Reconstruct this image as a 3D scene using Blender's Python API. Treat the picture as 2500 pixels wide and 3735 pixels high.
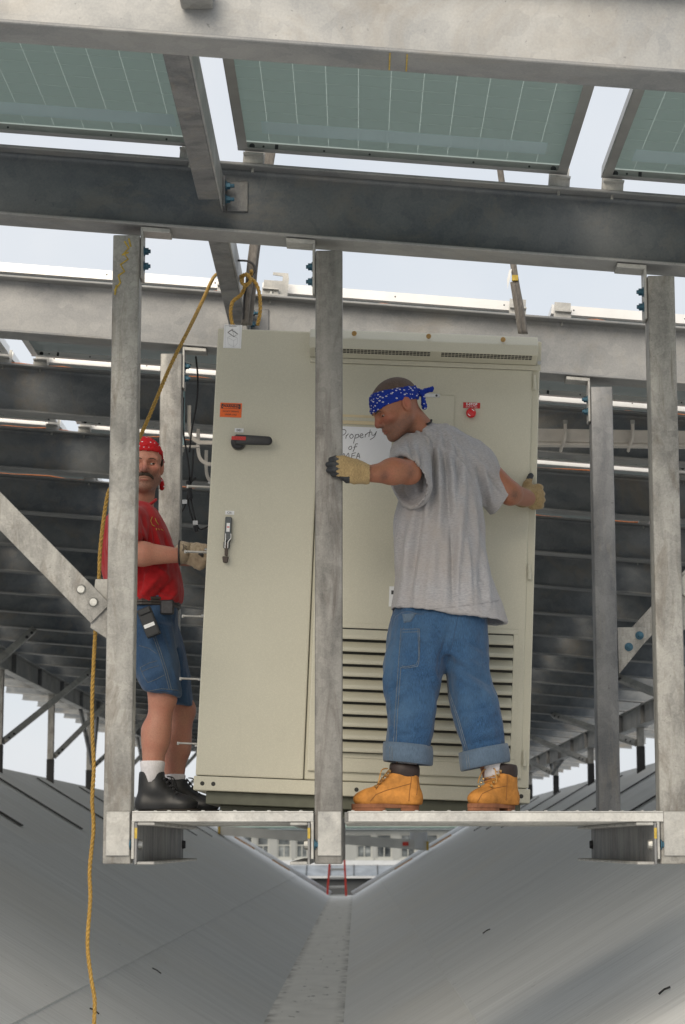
import bpy, bmesh, math, random
import numpy as np
from mathutils import Vector, Matrix
from mathutils.bvhtree import BVHTree
from mathutils import noise as mnoise

for o in list(bpy.data.objects): bpy.data.objects.remove(o, do_unlink=True)
scene = bpy.context.scene
COL = scene.collection
random.seed(4)
rng = np.random.default_rng(7)

# ------------------------------------------------------------------ camera
F_PX = 7800.0
PITCH = math.atan(1213 / F_PX)
YAW = math.atan(50 / F_PX)
cam_d = bpy.data.cameras.new('camera'); cam = bpy.data.objects.new('camera', cam_d); COL.objects.link(cam)
cam_d.sensor_fit = 'VERTICAL'; cam_d.sensor_height = 36.0; cam_d.sensor_width = 24.0
cam_d.lens = F_PX / 3735 * 36
cam_d.clip_start = 0.1; cam_d.clip_end = 5000
cam.location = (0, 0, 0)
cam.rotation_euler = (math.pi / 2 + PITCH, 0, YAW)
cam_d.dof.use_dof = True; cam_d.dof.focus_distance = 8.6; cam_d.dof.aperture_fstop = 9.0
scene.camera = cam

# ------------------------------------------------------------------ world, sun, exposure
SUN_EL, SUN_AZ = math.radians(30), math.radians(204)      # azimuth clockwise from +Y
world = bpy.data.worlds.new('World'); scene.world = world; world.use_nodes = True
wn, wl = world.node_tree.nodes, world.node_tree.links
wn.clear()
sky = wn.new('ShaderNodeTexSky'); sky.sky_type = 'NISHITA'; sky.sun_disc = False
sky.sun_elevation = SUN_EL; sky.sun_rotation = SUN_AZ
sky.air_density = 1.2; sky.dust_density = 2.5
b1 = wn.new('ShaderNodeBackground'); b1.inputs['Strength'].default_value = 0.10
wl.new(sky.outputs['Color'], b1.inputs['Color'])
tc = wn.new('ShaderNodeTexCoord'); nz = wn.new('ShaderNodeTexNoise'); nz.inputs['Scale'].default_value = 5.0
nz.inputs['Detail'].default_value = 5; nz.inputs['Roughness'].default_value = 0.55
wl.new(tc.outputs['Generated'], nz.inputs['Vector'])
rp = wn.new('ShaderNodeValToRGB')
rp.color_ramp.elements[0].position = 0.32; rp.color_ramp.elements[0].color = (0.76, 0.815, 0.885, 1)
rp.color_ramp.elements[1].position = 0.70; rp.color_ramp.elements[1].color = (0.91, 0.925, 0.95, 1)
wl.new(nz.outputs['Fac'], rp.inputs['Fac'])
b2 = wn.new('ShaderNodeBackground'); b2.inputs['Strength'].default_value = 1.0
wl.new(rp.outputs['Color'], b2.inputs['Color'])
mx = wn.new('ShaderNodeMixShader'); mx.inputs['Fac'].default_value = 0.86
wo = wn.new('ShaderNodeOutputWorld')
wl.new(b1.outputs[0], mx.inputs[1]); wl.new(b2.outputs[0], mx.inputs[2]); wl.new(mx.outputs[0], wo.inputs['Surface'])

sun_d = bpy.data.lights.new('sun', 'SUN'); sun_d.energy = 2.6; sun_d.angle = math.radians(42); sun_d.color = (1.0, 0.885, 0.72)
sun = bpy.data.objects.new('sun', sun_d); COL.objects.link(sun)
sdir = Vector((math.sin(SUN_AZ) * math.cos(SUN_EL), math.cos(SUN_AZ) * math.cos(SUN_EL), math.sin(SUN_EL)))
sun.rotation_euler = sdir.to_track_quat('Z', 'Y').to_euler()

scene.view_settings.view_transform = 'Standard'; scene.view_settings.look = 'None'
scene.view_settings.exposure = 0.0; scene.view_settings.gamma = 1.0
scene.view_settings.use_curve_mapping = False

# ------------------------------------------------------------------ survey helper: photograph point + distance -> place
_fw = np.array([-math.sin(YAW) * math.cos(PITCH), math.cos(YAW) * math.cos(PITCH), math.sin(PITCH)])
_rt = np.array([math.cos(YAW), math.sin(YAW), 0.0]); _up = np.cross(_rt, _fw)
def W(x, y, Y):
    r = _rt * (x - 1250) / F_PX + _up * (1867.5 - y) / F_PX + _fw
    return Vector(r * (Y / r[1]))
def PX(x, Y): return W(x, 3080, Y).x

# ------------------------------------------------------------------ materials
MATS = {}
def nt(name):
    m = bpy.data.materials.new(name); m.use_nodes = True
    t = m.node_tree; b = t.nodes['Principled BSDF']
    MATS[name] = m
    return m, t, b
def coords(t, rand=True, obj=True):
    c = t.nodes.new('ShaderNodeTexCoord')
    out = c.outputs['Object' if obj else 'Generated']
    if rand:
        oi = t.nodes.new('ShaderNodeObjectInfo'); ml = t.nodes.new('ShaderNodeMath'); ml.operation = 'MULTIPLY'; ml.inputs[1].default_value = 53.0
        t.links.new(oi.outputs['Random'], ml.inputs[0])
        ad = t.nodes.new('ShaderNodeVectorMath'); ad.operation = 'ADD'
        t.links.new(out, ad.inputs[0]); t.links.new(ml.outputs[0], ad.inputs[1]); out = ad.outputs[0]
    return out
def mapping(t, vec, scale=(1, 1, 1), rot=(0, 0, 0)):
    m = t.nodes.new('ShaderNodeMapping'); m.inputs['Scale'].default_value = scale; m.inputs['Rotation'].default_value = rot
    t.links.new(vec, m.inputs['Vector']); return m.outputs[0]
def noise(t, vec, scale, detail=4, rough=0.55, dist=0.0):
    n = t.nodes.new('ShaderNodeTexNoise'); n.inputs['Scale'].default_value = scale; n.inputs['Detail'].default_value = detail
    n.inputs['Roughness'].default_value = rough; n.inputs['Distortion'].default_value = dist
    t.links.new(vec, n.inputs['Vector']); return n.outputs['Fac']
def ramp(t, fac, stops, interp='LINEAR'):
    r = t.nodes.new('ShaderNodeValToRGB'); r.color_ramp.interpolation = interp
    els = r.color_ramp.elements
    while len(els) < len(stops): els.new(0.5)
    for e, (p, c) in zip(els, stops):
        e.position = p; e.color = (*c, 1) if len(c) == 3 else c
    t.links.new(fac, r.inputs['Fac']); return r.outputs['Color']
def mixc(t, fac, a, b, mode='MIX'):
    m = t.nodes.new('ShaderNodeMix'); m.data_type = 'RGBA'; m.blend_type = mode
    for s, v in ((m.inputs[0], fac), (m.inputs[6], a), (m.inputs[7], b)):
        if isinstance(v, (int, float)): s.default_value = v
        elif isinstance(v, tuple): s.default_value = (*v, 1) if len(v) == 3 else v
        else: t.links.new(v, s)
    return m.outputs[2]
def bump(t, b, h, strength=0.2, dist=0.01):
    n = t.nodes.new('ShaderNodeBump'); n.inputs['Strength'].default_value = strength; n.inputs['Distance'].default_value = dist
    t.links.new(h, n.inputs['Height']); t.links.new(n.outputs[0], b.inputs['Normal'])
def plain(name, col, rough=0.5, metal=0.0, var=0.12, scale=30, bmp=0.0, coat=0.0):
    m, t, b = nt(name)
    v = coords(t)
    n = noise(t, v, scale, 5)
    lo = tuple(max(0, c * (1 - var)) for c in col); hi = tuple(min(1, c * (1 + var)) for c in col)
    t.links.new(ramp(t, n, [(0.3, lo), (0.7, hi)]), b.inputs['Base Color'])
    b.inputs['Roughness'].default_value = rough; b.inputs['Metallic'].default_value = metal
    if coat: b.inputs['Coat Weight'].default_value = coat
    if bmp: bump(t, b, noise(t, v, scale * 6, 3), bmp, 0.002)
    return m
def galv(name, dark, light, rough=0.5, metal=0.55, spangle=45, streak=(1, 1, 1), stain=(0.30, 0.27, 0.22), stain_amt=0.5, crack=0.0):
    m, t, b = nt(name)
    v = coords(t)
    big = noise(t, mapping(t, v, streak), 2.3, 6, 0.6, 0.6)
    vor = t.nodes.new('ShaderNodeTexVoronoi'); vor.inputs['Scale'].default_value = spangle
    dv = t.nodes.new('ShaderNodeVectorMath'); dv.operation = 'ADD'
    nn = t.nodes.new('ShaderNodeTexNoise'); nn.inputs['Scale'].default_value = 14
    sc = t.nodes.new('ShaderNodeVectorMath'); sc.operation = 'SCALE'; sc.inputs['Scale'].default_value = 0.05
    t.links.new(v, nn.inputs['Vector']); t.links.new(nn.outputs['Color'], sc.inputs[0]); t.links.new(v, dv.inputs[0]); t.links.new(sc.outputs[0], dv.inputs[1])
    t.links.new(dv.outputs[0], vor.inputs['Vector'])
    sp = t.nodes.new('ShaderNodeSeparateColor'); t.links.new(vor.outputs['Color'], sp.inputs[0])
    base = ramp(t, big, [(0.36, dark), (0.48, tuple((a_ + b_) / 2 for a_, b_ in zip(dark, light))), (0.60, light)])
    base = mixc(t, 0.30, base, ramp(t, sp.outputs[0], [(0.0, dark), (1.0, light)]))
    vc = t.nodes.new('ShaderNodeTexVoronoi'); vc.feature = 'DISTANCE_TO_EDGE'; vc.inputs['Scale'].default_value = spangle * 0.9
    t.links.new(dv.outputs[0], vc.inputs['Vector'])
    crk = ramp(t, vc.outputs['Distance'], [(0.0, (1, 1, 1)), (0.07, (0, 0, 0))])
    crm = mixc(t, 1.0, crk, ramp(t, noise(t, v, 4.5, 3), [(0.48, (0, 0, 0)), (0.62, (crack,) * 3)]), 'MULTIPLY')
    base = mixc(t, crm, base, tuple(c_ * 0.6 for c_ in dark))
    fine = noise(t, v, 130, 4, 0.7)
    base = mixc(t, 0.25, base, ramp(t, fine, [(0.35, dark), (0.65, light)]))
    st = noise(t, mapping(t, v, (streak[0] * 1.7, streak[1] * 1.7, streak[2] * 1.2)), 1.7, 7, 0.7, 1.2)
    stf = ramp(t, st, [(0.52, (0, 0, 0)), (0.72, (stain_amt,) * 3)])
    base = mixc(t, stf, base, stain)
    pits = noise(t, v, 55, 3, 0.6)
    base = mixc(t, ramp(t, pits, [(0.70, (0, 0, 0)), (0.76, (0.55,) * 3)]), base, tuple(c * 0.35 for c in dark))
    t.links.new(base, b.inputs['Base Color'])
    t.links.new(ramp(t, big, [(0.3, (rough + 0.12,) * 3), (0.7, (rough - 0.08,) * 3)]), b.inputs['Roughness'])
    b.inputs['Metallic'].default_value = metal
    bump(t, b, mixc(t, 0.5, fine, big), 0.12, 0.004)
    return m

galv('galv_web_shade', (0.055, 0.07, 0.088), (0.17, 0.178, 0.182), 0.5, 0.2, 18, (0.6, 1, 1), (0.22, 0.19, 0.15), 0.6)  # web of the second beam: shade under the panels is put into the colour
galv('galv_rear_shade', (0.085, 0.103, 0.125), (0.235, 0.245, 0.25), 0.5, 0.2, 18, (0.6, 1, 1), (0.27, 0.225, 0.17), 0.6)  # rear webs: shade beneath the array painted into the steel colour
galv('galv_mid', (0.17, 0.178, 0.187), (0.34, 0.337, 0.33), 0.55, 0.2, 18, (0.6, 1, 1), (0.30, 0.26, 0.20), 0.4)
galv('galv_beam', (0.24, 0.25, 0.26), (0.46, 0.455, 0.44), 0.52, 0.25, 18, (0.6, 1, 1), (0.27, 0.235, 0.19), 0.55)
galv('galv_post', (0.155, 0.152, 0.146), (0.42, 0.408, 0.378), 0.5, 0.25, 34, (4.2, 4.2, 1.4), (0.15, 0.125, 0.10), 0.8, 0.3)
galv('galv_brown', (0.10, 0.098, 0.094), (0.29, 0.28, 0.262), 0.48, 0.3, 34, (4.5, 4.5, 0.9), (0.085, 0.07, 0.06), 0.8)
galv('galv_dark', (0.11, 0.115, 0.125), (0.27, 0.27, 0.27), 0.5, 0.25, 30, (2.4, 2.4, 0.8))
galv('galv_plate', (0.28, 0.28, 0.275), (0.52, 0.51, 0.48), 0.45, 0.3, 50, (3, 3, 3), (0.17, 0.15, 0.13), 0.45)
galv('galv_deck', (0.38, 0.38, 0.37), (0.66, 0.65, 0.62), 0.45, 0.35, 60, (2, 2, 2), (0.16, 0.13, 0.11), 0.35)
plain('alu', (0.80, 0.79, 0.77), 0.32, 0.35, 0.05, 8)
plain('alu_dull', (0.36, 0.355, 0.34), 0.42, 0.4, 0.10, 12)
plain('alu_frame_shade', (0.30, 0.30, 0.29), 0.4, 0.35, 0.08, 12)  # near panel frames: same metal, darkened in colour for their shaded undersides
plain('alu_tray', (0.62, 0.58, 0.53), 0.45, 0.25, 0.10, 12)
plain('bolt_blue', (0.045, 0.115, 0.165), 0.4, 0.5, 0.3, 60)
plain('bolt_zinc', (0.42, 0.42, 0.40), 0.4, 0.7, 0.2, 60)
plain('bolt_dark', (0.05, 0.05, 0.055), 0.5, 0.5, 0.3, 60)
plain('copper', (0.50, 0.17, 0.06), 0.45, 0.3, 0.3, 60)
plain('black_cable', (0.015, 0.015, 0.017), 0.5, 0, 0.2)
plain('white_label', (0.78, 0.79, 0.80), 0.5, 0, 0.04)
plain('label_ink', (0.03, 0.03, 0.035), 0.6, 0, 0.1)
plain('label_grey', (0.30, 0.31, 0.33), 0.6, 0, 0.1)
plain('label_orange', (0.80, 0.13, 0.015), 0.45, 0, 0.06)
plain('label_red', (0.50, 0.012, 0.015), 0.4, 0, 0.06)
plain('button_red', (0.62, 0.015, 0.02), 0.3, 0, 0.06)
plain('handle_black', (0.014, 0.015, 0.018), 0.38, 0, 0.15, 80)
plain('handle_red', (0.55, 0.015, 0.01), 0.35, 0, 0.1)
plain('breaker_grey', (0.08, 0.09, 0.095), 0.45, 0.2, 0.15, 40)
plain('breaker_brown', (0.055, 0.04, 0.032), 0.4, 0.3, 0.2, 40)
plain('steel', (0.55, 0.55, 0.55), 0.28, 0.9, 0.1, 40)
plain('brass', (0.48, 0.30, 0.12), 0.35, 0.7, 0.15, 60)
plain('vent_dark', (0.03, 0.03, 0.027), 0.7, 0, 0.2)
plain('paper', (0.76, 0.77, 0.80), 0.8, 0, 0.03, 9)
plain('tape', (0.60, 0.50, 0.32), 0.5, 0, 0.08, 20)
plain('skid_green', (0.10, 0.105, 0.075), 0.5, 0, 0.15, 15)
plain('yellow_paint', (0.45, 0.32, 0.06), 0.8, 0, 0.3, 60)
plain('red_plastic', (0.55, 0.035, 0.02), 0.5, 0, 0.15, 8)
plain('wood_strip', (0.30, 0.17, 0.08), 0.8, 0, 0.3, 10)
plain('trim_white', (0.52, 0.54, 0.56), 0.5, 0, 0.08, 3)
plain('strip_black', (0.018, 0.018, 0.019), 0.75, 0, 0.4, 6)
plain('rod_teal', (0.22, 0.32, 0.34), 0.4, 0.4, 0.2, 60)
plain('boot_seam', (0.20, 0.085, 0.022), 0.8, 0, 0.2, 60)
plain('gangway_grey', (0.50, 0.51, 0.50), 0.5, 0.1, 0.12, 2)
plain('wall_pale', (0.30, 0.31, 0.305), 0.8, 0, 0.08, 0.8)
plain('window_frame', (0.40, 0.41, 0.39), 0.6, 0, 0.05, 4)
plain('copper_green', (0.24, 0.33, 0.30), 0.6, 0, 0.18, 1)
plain('slate', (0.26, 0.29, 0.33), 0.6, 0, 0.25, 1.2)
plain('ground_grey', (0.12, 0.12, 0.11), 0.9, 0, 0.3, 0.05)
plain('dark_gap', (0.05, 0.055, 0.06), 0.6, 0, 0.2, 0.6)

m, t, b = nt('window_glass')
v = coords(t); n = noise(t, v, 0.9, 3)
t.links.new(ramp(t, n, [(0.35, (0.02, 0.025, 0.03)), (0.6, (0.16, 0.18, 0.19)), (0.75, (0.42, 0.45, 0.46))]), b.inputs['Base Color'])
b.inputs['Roughness'].default_value = 0.12

# powder-coated cabinet: fine orange-peel, slight dust
def powder(name, col):
    m, t, b = nt(name)
    v = coords(t, rand=False)
    n1 = noise(t, v, 260, 2, 0.6); n2 = noise(t, v, 1.6, 4)
    c = ramp(t, n2, [(0.3, tuple(x * 0.95 for x in col)), (0.7, tuple(x * 1.04 for x in col))])
    c = mixc(t, ramp(t, n1, [(0.45, (0, 0, 0)), (0.70, (0.30,) * 3)]), c, tuple(min(1, x * 1.35) for x in col))
    sm = noise(t, mapping(t, v, (3, 3, 0.8)), 3.1, 6, 0.65, 0.8)
    c = mixc(t, ramp(t, sm, [(0.62, (0, 0, 0)), (0.78, (0.22,) * 3)]), c, tuple(x * 0.72 for x in col))
    t.links.new(c, b.inputs['Base Color']); b.inputs['Roughness'].default_value = 0.42
    bump(t, b, n1, 0.16, 0.0015)
powder('powder', (0.525, 0.505, 0.41))

# roof membrane: fine streaks that run down the slope (object X), specks and scuffs
def membrane(name, col, ang=0.0):
    m, t, b = nt(name)
    v = coords(t)
    s1 = noise(t, mapping(t, v, (0.5, 9, 0.5)), 2.2, 7, 0.68)
    s2 = noise(t, mapping(t, v, (0.35, 2.2, 0.35)), 1.0, 5, 0.6, 0.5)
    c = ramp(t, s1, [(0.26, tuple(x * 0.70 for x in col)), (0.5, col), (0.74, tuple(x * 1.22 for x in col))])
    c = mixc(t, 0.45, c, ramp(t, s2, [(0.3, tuple(x * 0.84 for x in col)), (0.7, tuple(x * 1.10 for x in col))]))
    w = noise(t, mapping(t, v, (1, 1, 1)), 0.22, 4)
    c = mixc(t, ramp(t, w, [(0.5, (0, 0, 0)), (0.75, (0.35,) * 3)]), c, (col[0] * 1.05, col[1] * 0.98, col[2] * 0.88))
    sp = noise(t, mapping(t, v, (2.2, 6, 2.2)), 3.5, 2, 0.5)
    c = mixc(t, ramp(t, sp, [(0.755, (0, 0, 0)), (0.775, (0.75,) * 3)]), c, (0.05, 0.05, 0.05))
    t.links.new(c, b.inputs['Base Color']); b.inputs['Roughness'].default_value = 0.62
    bump(t, b, s1, 0.25, 0.01)
membrane('membrane', (0.66, 0.67, 0.665))
def gutter_mat():
    m, t, b = nt('gutter_membrane')
    v = coords(t, rand=False)
    s1 = noise(t, mapping(t, v, (1.2, 0.5, 1)), 3.0, 6, 0.65)
    c = ramp(t, s1, [(0.28, (0.70, 0.69, 0.655)), (0.7, (0.84, 0.83, 0.79))])
    sp = noise(t, mapping(t, v, (3.0, 0.9, 1)), 2.6, 3, 0.55)
    c = mixc(t, ramp(t, sp, [(0.655, (0, 0, 0)), (0.70, (0.8,) * 3)]), c, (0.05, 0.048, 0.045))
    sx = t.nodes.new('ShaderNodeSeparateXYZ'); t.links.new(v, sx.inputs[0])
    ds = t.nodes.new('ShaderNodeMath'); ds.operation = 'ADD'; ds.inputs[1].default_value = 0.45; t.links.new(sx.outputs[0], ds.inputs[0])
    ab = t.nodes.new('ShaderNodeMath'); ab.operation = 'ABSOLUTE'; t.links.new(ds.outputs[0], ab.inputs[0])
    ed = ramp(t, ab.outputs[0], [(0.24, (0, 0, 0)), (0.34, (1, 1, 1))])
    dn = noise(t, mapping(t, v, (2, 1.2, 1)), 2.2, 6, 0.7)
    dm = mixc(t, 1.0, ed, ramp(t, dn, [(0.42, (0, 0, 0)), (0.62, (0.8,) * 3)]), 'MULTIPLY')
    c = mixc(t, dm, c, (0.14, 0.13, 0.12))
    t.links.new(c, b.inputs['Base Color']); b.inputs['Roughness'].default_value = 0.7
    bump(t, b, s1, 0.2, 0.01)
gutter_mat()

# solar glass seen from beneath
m, t, b = nt('cell_glass')
v = coords(t); n = noise(t, v, 3, 3)
t.links.new(ramp(t, n, [(0.3, (0.215, 0.255, 0.243)), (0.7, (0.245, 0.285, 0.272))]), b.inputs['Base Color'])
b.inputs['Roughness'].default_value = 0.16; b.inputs['Specular IOR Level'].default_value = 0.6
tr_n = t.nodes.new('ShaderNodeBsdfTranslucent'); tr_n.inputs['Color'].default_value = (0.745, 0.79, 0.785, 1)
mxn = t.nodes.new('ShaderNodeMixShader'); mxn.inputs['Fac'].default_value = 0.70
out_n = [q for q in t.nodes if q.type == 'OUTPUT_MATERIAL'][0]
t.links.new(b.outputs[0], mxn.inputs[1]); t.links.new(tr_n.outputs[0], mxn.inputs[2]); t.links.new(mxn.outputs[0], out_n.inputs['Surface'])
m = plain('cell_gap', (0.30, 0.36, 0.34), 0.3, 0, 0.05, 4); t = m.node_tree; b = t.nodes['Principled BSDF']
tr_n = t.nodes.new('ShaderNodeBsdfTranslucent'); tr_n.inputs['Color'].default_value = (0.80, 0.86, 0.83, 1)
mxn = t.nodes.new('ShaderNodeMixShader'); mxn.inputs['Fac'].default_value = 0.7
out_n = [q for q in t.nodes if q.type == 'OUTPUT_MATERIAL'][0]
t.links.new(b.outputs[0], mxn.inputs[1]); t.links.new(tr_n.outputs[0], mxn.inputs[2]); t.links.new(mxn.outputs[0], out_n.inputs['Surface'])
m, t, b = nt('cell_dark'); b.inputs['Base Color'].default_value = (0.07, 0.095, 0.095, 1); b.inputs['Roughness'].default_value = 0.2
tr_n = t.nodes.new('ShaderNodeBsdfTranslucent'); tr_n.inputs['Color'].default_value = (0.74, 0.78, 0.77, 1)
mxn = t.nodes.new('ShaderNodeMixShader'); mxn.inputs['Fac'].default_value = 0.30
out_n = [q for q in t.nodes if q.type == 'OUTPUT_MATERIAL'][0]
t.links.new(b.outputs[0], mxn.inputs[1]); t.links.new(tr_n.outputs[0], mxn.inputs[2]); t.links.new(mxn.outputs[0], out_n.inputs['Surface'])
m = plain('pale_strip', (0.52, 0.66, 0.68), 0.25, 0, 0.05, 4); t = m.node_tree; b = t.nodes['Principled BSDF']
tr_n = t.nodes.new('ShaderNodeBsdfTranslucent'); tr_n.inputs['Color'].default_value = (0.93, 0.97, 0.98, 1)
mxn = t.nodes.new('ShaderNodeMixShader'); mxn.inputs['Fac'].default_value = 0.25
out_n = [q for q in t.nodes if q.type == 'OUTPUT_MATERIAL'][0]
t.links.new(b.outputs[0], mxn.inputs[1]); t.links.new(tr_n.outputs[0], mxn.inputs[2]); t.links.new(mxn.outputs[0], out_n.inputs['Surface'])

# cloth, denim, leather, skin
def cloth(name, col, var=0.14, fine=500, rough=0.9, dirt=None, grain=None):
    m, t, b = nt(name)
    v = coords(t, rand=False)
    n1 = noise(t, mapping(t, v, (1, 1, 0.35) if grain is None else grain), fine, 2, 0.7); n2 = noise(t, v, 5, 5)
    c = ramp(t, n1, [(0.3, tuple(x * (1 - var) for x in col)), (0.7, tuple(min(1, x * (1 + var)) for x in col))])
    c = mixc(t, ramp(t, n2, [(0.40, (0, 0, 0)), (0.70, (0.65,) * 3)]), c, dirt or tuple(x * 0.8 for x in col))
    t.links.new(c, b.inputs['Base Color']); b.inputs['Roughness'].default_value = rough
    b.inputs['Specular IOR Level'].default_value = 0.2
    b.inputs['Sheen Weight'].default_value = 0.15
    bump(t, b, n1, 0.25, 0.002)
    return m
cloth('shirt_grey', (0.305, 0.305, 0.325), 0.20, 160, dirt=(0.30, 0.265, 0.24), grain=(0.5, 0.5, 2.0))
cloth('shirt_red', (0.36, 0.012, 0.016), 0.14, 300, dirt=(0.27, 0.010, 0.014))
cloth('denim', (0.024, 0.064, 0.138), 0.5, 220, dirt=(0.064, 0.125, 0.212), grain=(2.0, 2.0, 0.25))
cloth('denim_inside', (0.085, 0.125, 0.18), 0.2, 220)
cloth('denim_dark', (0.028, 0.062, 0.130), 0.35, 220, dirt=(0.06, 0.11, 0.19), grain=(2, 2, 0.25))
cloth('stitch', (0.13, 0.15, 0.17), 0.4, 180)
cloth('sock', (0.68, 0.66, 0.68), 0.1, 200)
cloth('glove_tan', (0.33, 0.24, 0.12), 0.25, 250, dirt=(0.17, 0.115, 0.06))
cloth('glove_leather', (0.34, 0.28, 0.20), 0.2, 120, dirt=(0.16, 0.11, 0.075))
plain('glove_black', (0.02, 0.022, 0.026), 0.55, 0, 0.3, 50)
cloth('sling_web', (0.17, 0.155, 0.14), 0.3, 90, dirt=(0.11, 0.10, 0.09))
plain('rope_yellow', (0.37, 0.225, 0.05), 0.75, 0, 0.35, 120)
def leather(name, col, rough=0.6, spec=0.3):
    m, t, b = nt(name)
    v = coords(t, rand=False)
    n1 = noise(t, v, 22, 6, 0.65); n2 = noise(t, v, 300, 2)
    c = ramp(t, n1, [(0.28, tuple(x * 0.55 for x in col)), (0.5, tuple(x * 0.92 for x in col)), (0.72, tuple(min(1, x * 1.25) for x in col))])
    t.links.new(c, b.inputs['Base Color']); b.inputs['Roughness'].default_value = rough; b.inputs['Specular IOR Level'].default_value = spec
    bump(t, b, n2, 0.15, 0.001)
leather('boot_tan', (0.47, 0.20, 0.042), 0.75)
leather('boot_sole', (0.25, 0.105, 0.055), 0.8)
leather('boot_collar', (0.032, 0.022, 0.02), 0.5)
leather('boot_black', (0.016, 0.017, 0.019), 0.42, 0.5)
leather('sole_black', (0.035, 0.03, 0.025), 0.8)
plain('lace_black', (0.012, 0.012, 0.013), 0.8, 0, 0.2)
plain('lace_tan', (0.42, 0.22, 0.06), 0.8, 0, 0.2)
plain('pouch_black', (0.02, 0.022, 0.025), 0.5, 0, 0.2, 30)
plain('belt_leather', (0.035, 0.028, 0.025), 0.5, 0, 0.2, 30)
def skin(name, col, ruddy):
    m, t, b = nt(name)
    v = coords(t, rand=False)
    n1 = noise(t, v, 14, 5); n2 = noise(t, v, 160, 3)
    c = ramp(t, n1, [(0.3, col), (0.72, ruddy)])
    c = mixc(t, ramp(t, n2, [(0.4, (0, 0, 0)), (0.7, (0.4,) * 3)]), c, tuple(x * 0.62 for x in col))
    for an, ac, am in (('ruddy', (0.42, 0.105, 0.075), 0.8), ('stubble', (0.115, 0.070, 0.055), 0.75), ('grime', (0.045, 0.032, 0.028), 0.9)):
        at = t.nodes.new('ShaderNodeAttribute'); at.attribute_name = an
        mt = t.nodes.new('ShaderNodeMath'); mt.operation = 'MULTIPLY'; mt.inputs[1].default_value = am
        t.links.new(at.outputs['Fac'], mt.inputs[0])
        m2 = t.nodes.new('ShaderNodeMath'); m2.operation = 'MULTIPLY'; t.links.new(mt.outputs[0], m2.inputs[0]); t.links.new(ramp(t, n2, [(0.25, (0.55,) * 3), (0.7, (1, 1, 1))]), m2.inputs[1])
        c = mixc(t, m2.outputs[0], c, ac)
    t.links.new(c, b.inputs['Base Color']); b.inputs['Roughness'].default_value = 0.5; b.inputs['Specular IOR Level'].default_value = 0.35
    b.inputs['Subsurface Weight'].default_value = 0.08; b.inputs['Subsurface Radius'].default_value = (0.01, 0.004, 0.002)
    bump(t, b, n2, 0.12, 0.001)
skin('skin_tan', (0.285, 0.130, 0.076), (0.30, 0.112, 0.066))
skin('skin_ruddy', (0.47, 0.235, 0.165), (0.45, 0.185, 0.13))
plain('hair_brown', (0.05, 0.035, 0.026), 0.8, 0, 0.5, 220, 0.5)
plain('hair_buzz', (0.085, 0.055, 0.042), 0.8, 0, 0.4, 260, 0.4)
plain('stubble', (0.20, 0.105, 0.07), 0.7, 0, 0.3, 260)
plain('lip', (0.26, 0.075, 0.055), 0.5, 0, 0.15, 60)
plain('eye_white', (0.38, 0.34, 0.31), 0.25, 0, 0.03)
plain('eye_dark', (0.02, 0.014, 0.012), 0.15, 0, 0.1)
plain('smudge', (0.05, 0.035, 0.03), 0.8, 0, 0.4, 80)
def bandana(name, col, sc, thr):
    m, t, b = nt(name)
    v = coords(t, rand=False)
    vo = t.nodes.new('ShaderNodeTexVoronoi'); vo.inputs['Scale'].default_value = sc
    vm = mapping(t, v, (1, 1, 1.7), (0.2, 0.5, 0.1))
    t.links.new(vm, vo.inputs['Vector'])
    ring = ramp(t, vo.outputs['Distance'], [(0.0, (0, 0, 0)), (thr * 0.45, (0, 0, 0)), (thr * 0.55, (1, 1, 1)), (thr, (1, 1, 1)), (thr * 1.1, (0, 0, 0))])
    n = noise(t, v, 300, 2)
    c = ramp(t, n, [(0.3, tuple(x * 0.8 for x in col)), (0.7, tuple(x * 1.15 for x in col))])
    c = mixc(t, ring, c, (0.60, 0.60, 0.66))
    t.links.new(c, b.inputs['Base Color']); b.inputs['Roughness'].default_value = 0.85; b.inputs['Specular IOR Level'].default_value = 0.2
bandana('bandana_blue', (0.008, 0.028, 0.24), 58, 0.24)
bandana('bandana_red', (0.42, 0.012, 0.016), 30, 0.20)

# ------------------------------------------------------------------ object helpers
def empty(name, loc, rot=(0, 0, 0)):
    o = bpy.data.objects.new(name, None); COL.objects.link(o)
    o.location = loc; o.rotation_euler = rot; o.empty_display_size = 0.1
    return o
def tag(o, label=None, cat=None, group=None, kind=None):
    if label: o['label'] = label
    if cat: o['category'] = cat
    if group: o['group'] = group
    if kind: o['kind'] = kind
    return o
def link(name, me, mat, parent=None):
    o = bpy.data.objects.new(name, me); COL.objects.link(o)
    if mat is not None and len(me.materials) == 0:
        for mm in (mat if isinstance(mat, (list, tuple)) else [mat]): me.materials.append(MATS[mm])
    if parent is not None: o.parent = parent
    return o
def inst(name, me, parent=None, loc=(0, 0, 0), rot=None):
    o = bpy.data.objects.new(name, me); COL.objects.link(o)
    if parent is not None: o.parent = parent
    o.location = loc
    if rot is not None: o.rotation_euler = rot
    return o
def copy_tree(o, parent=None):
    c = o.copy(); COL.objects.link(c); c.parent = parent
    for ch in o.children: copy_tree(ch, c)
    return c

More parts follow.
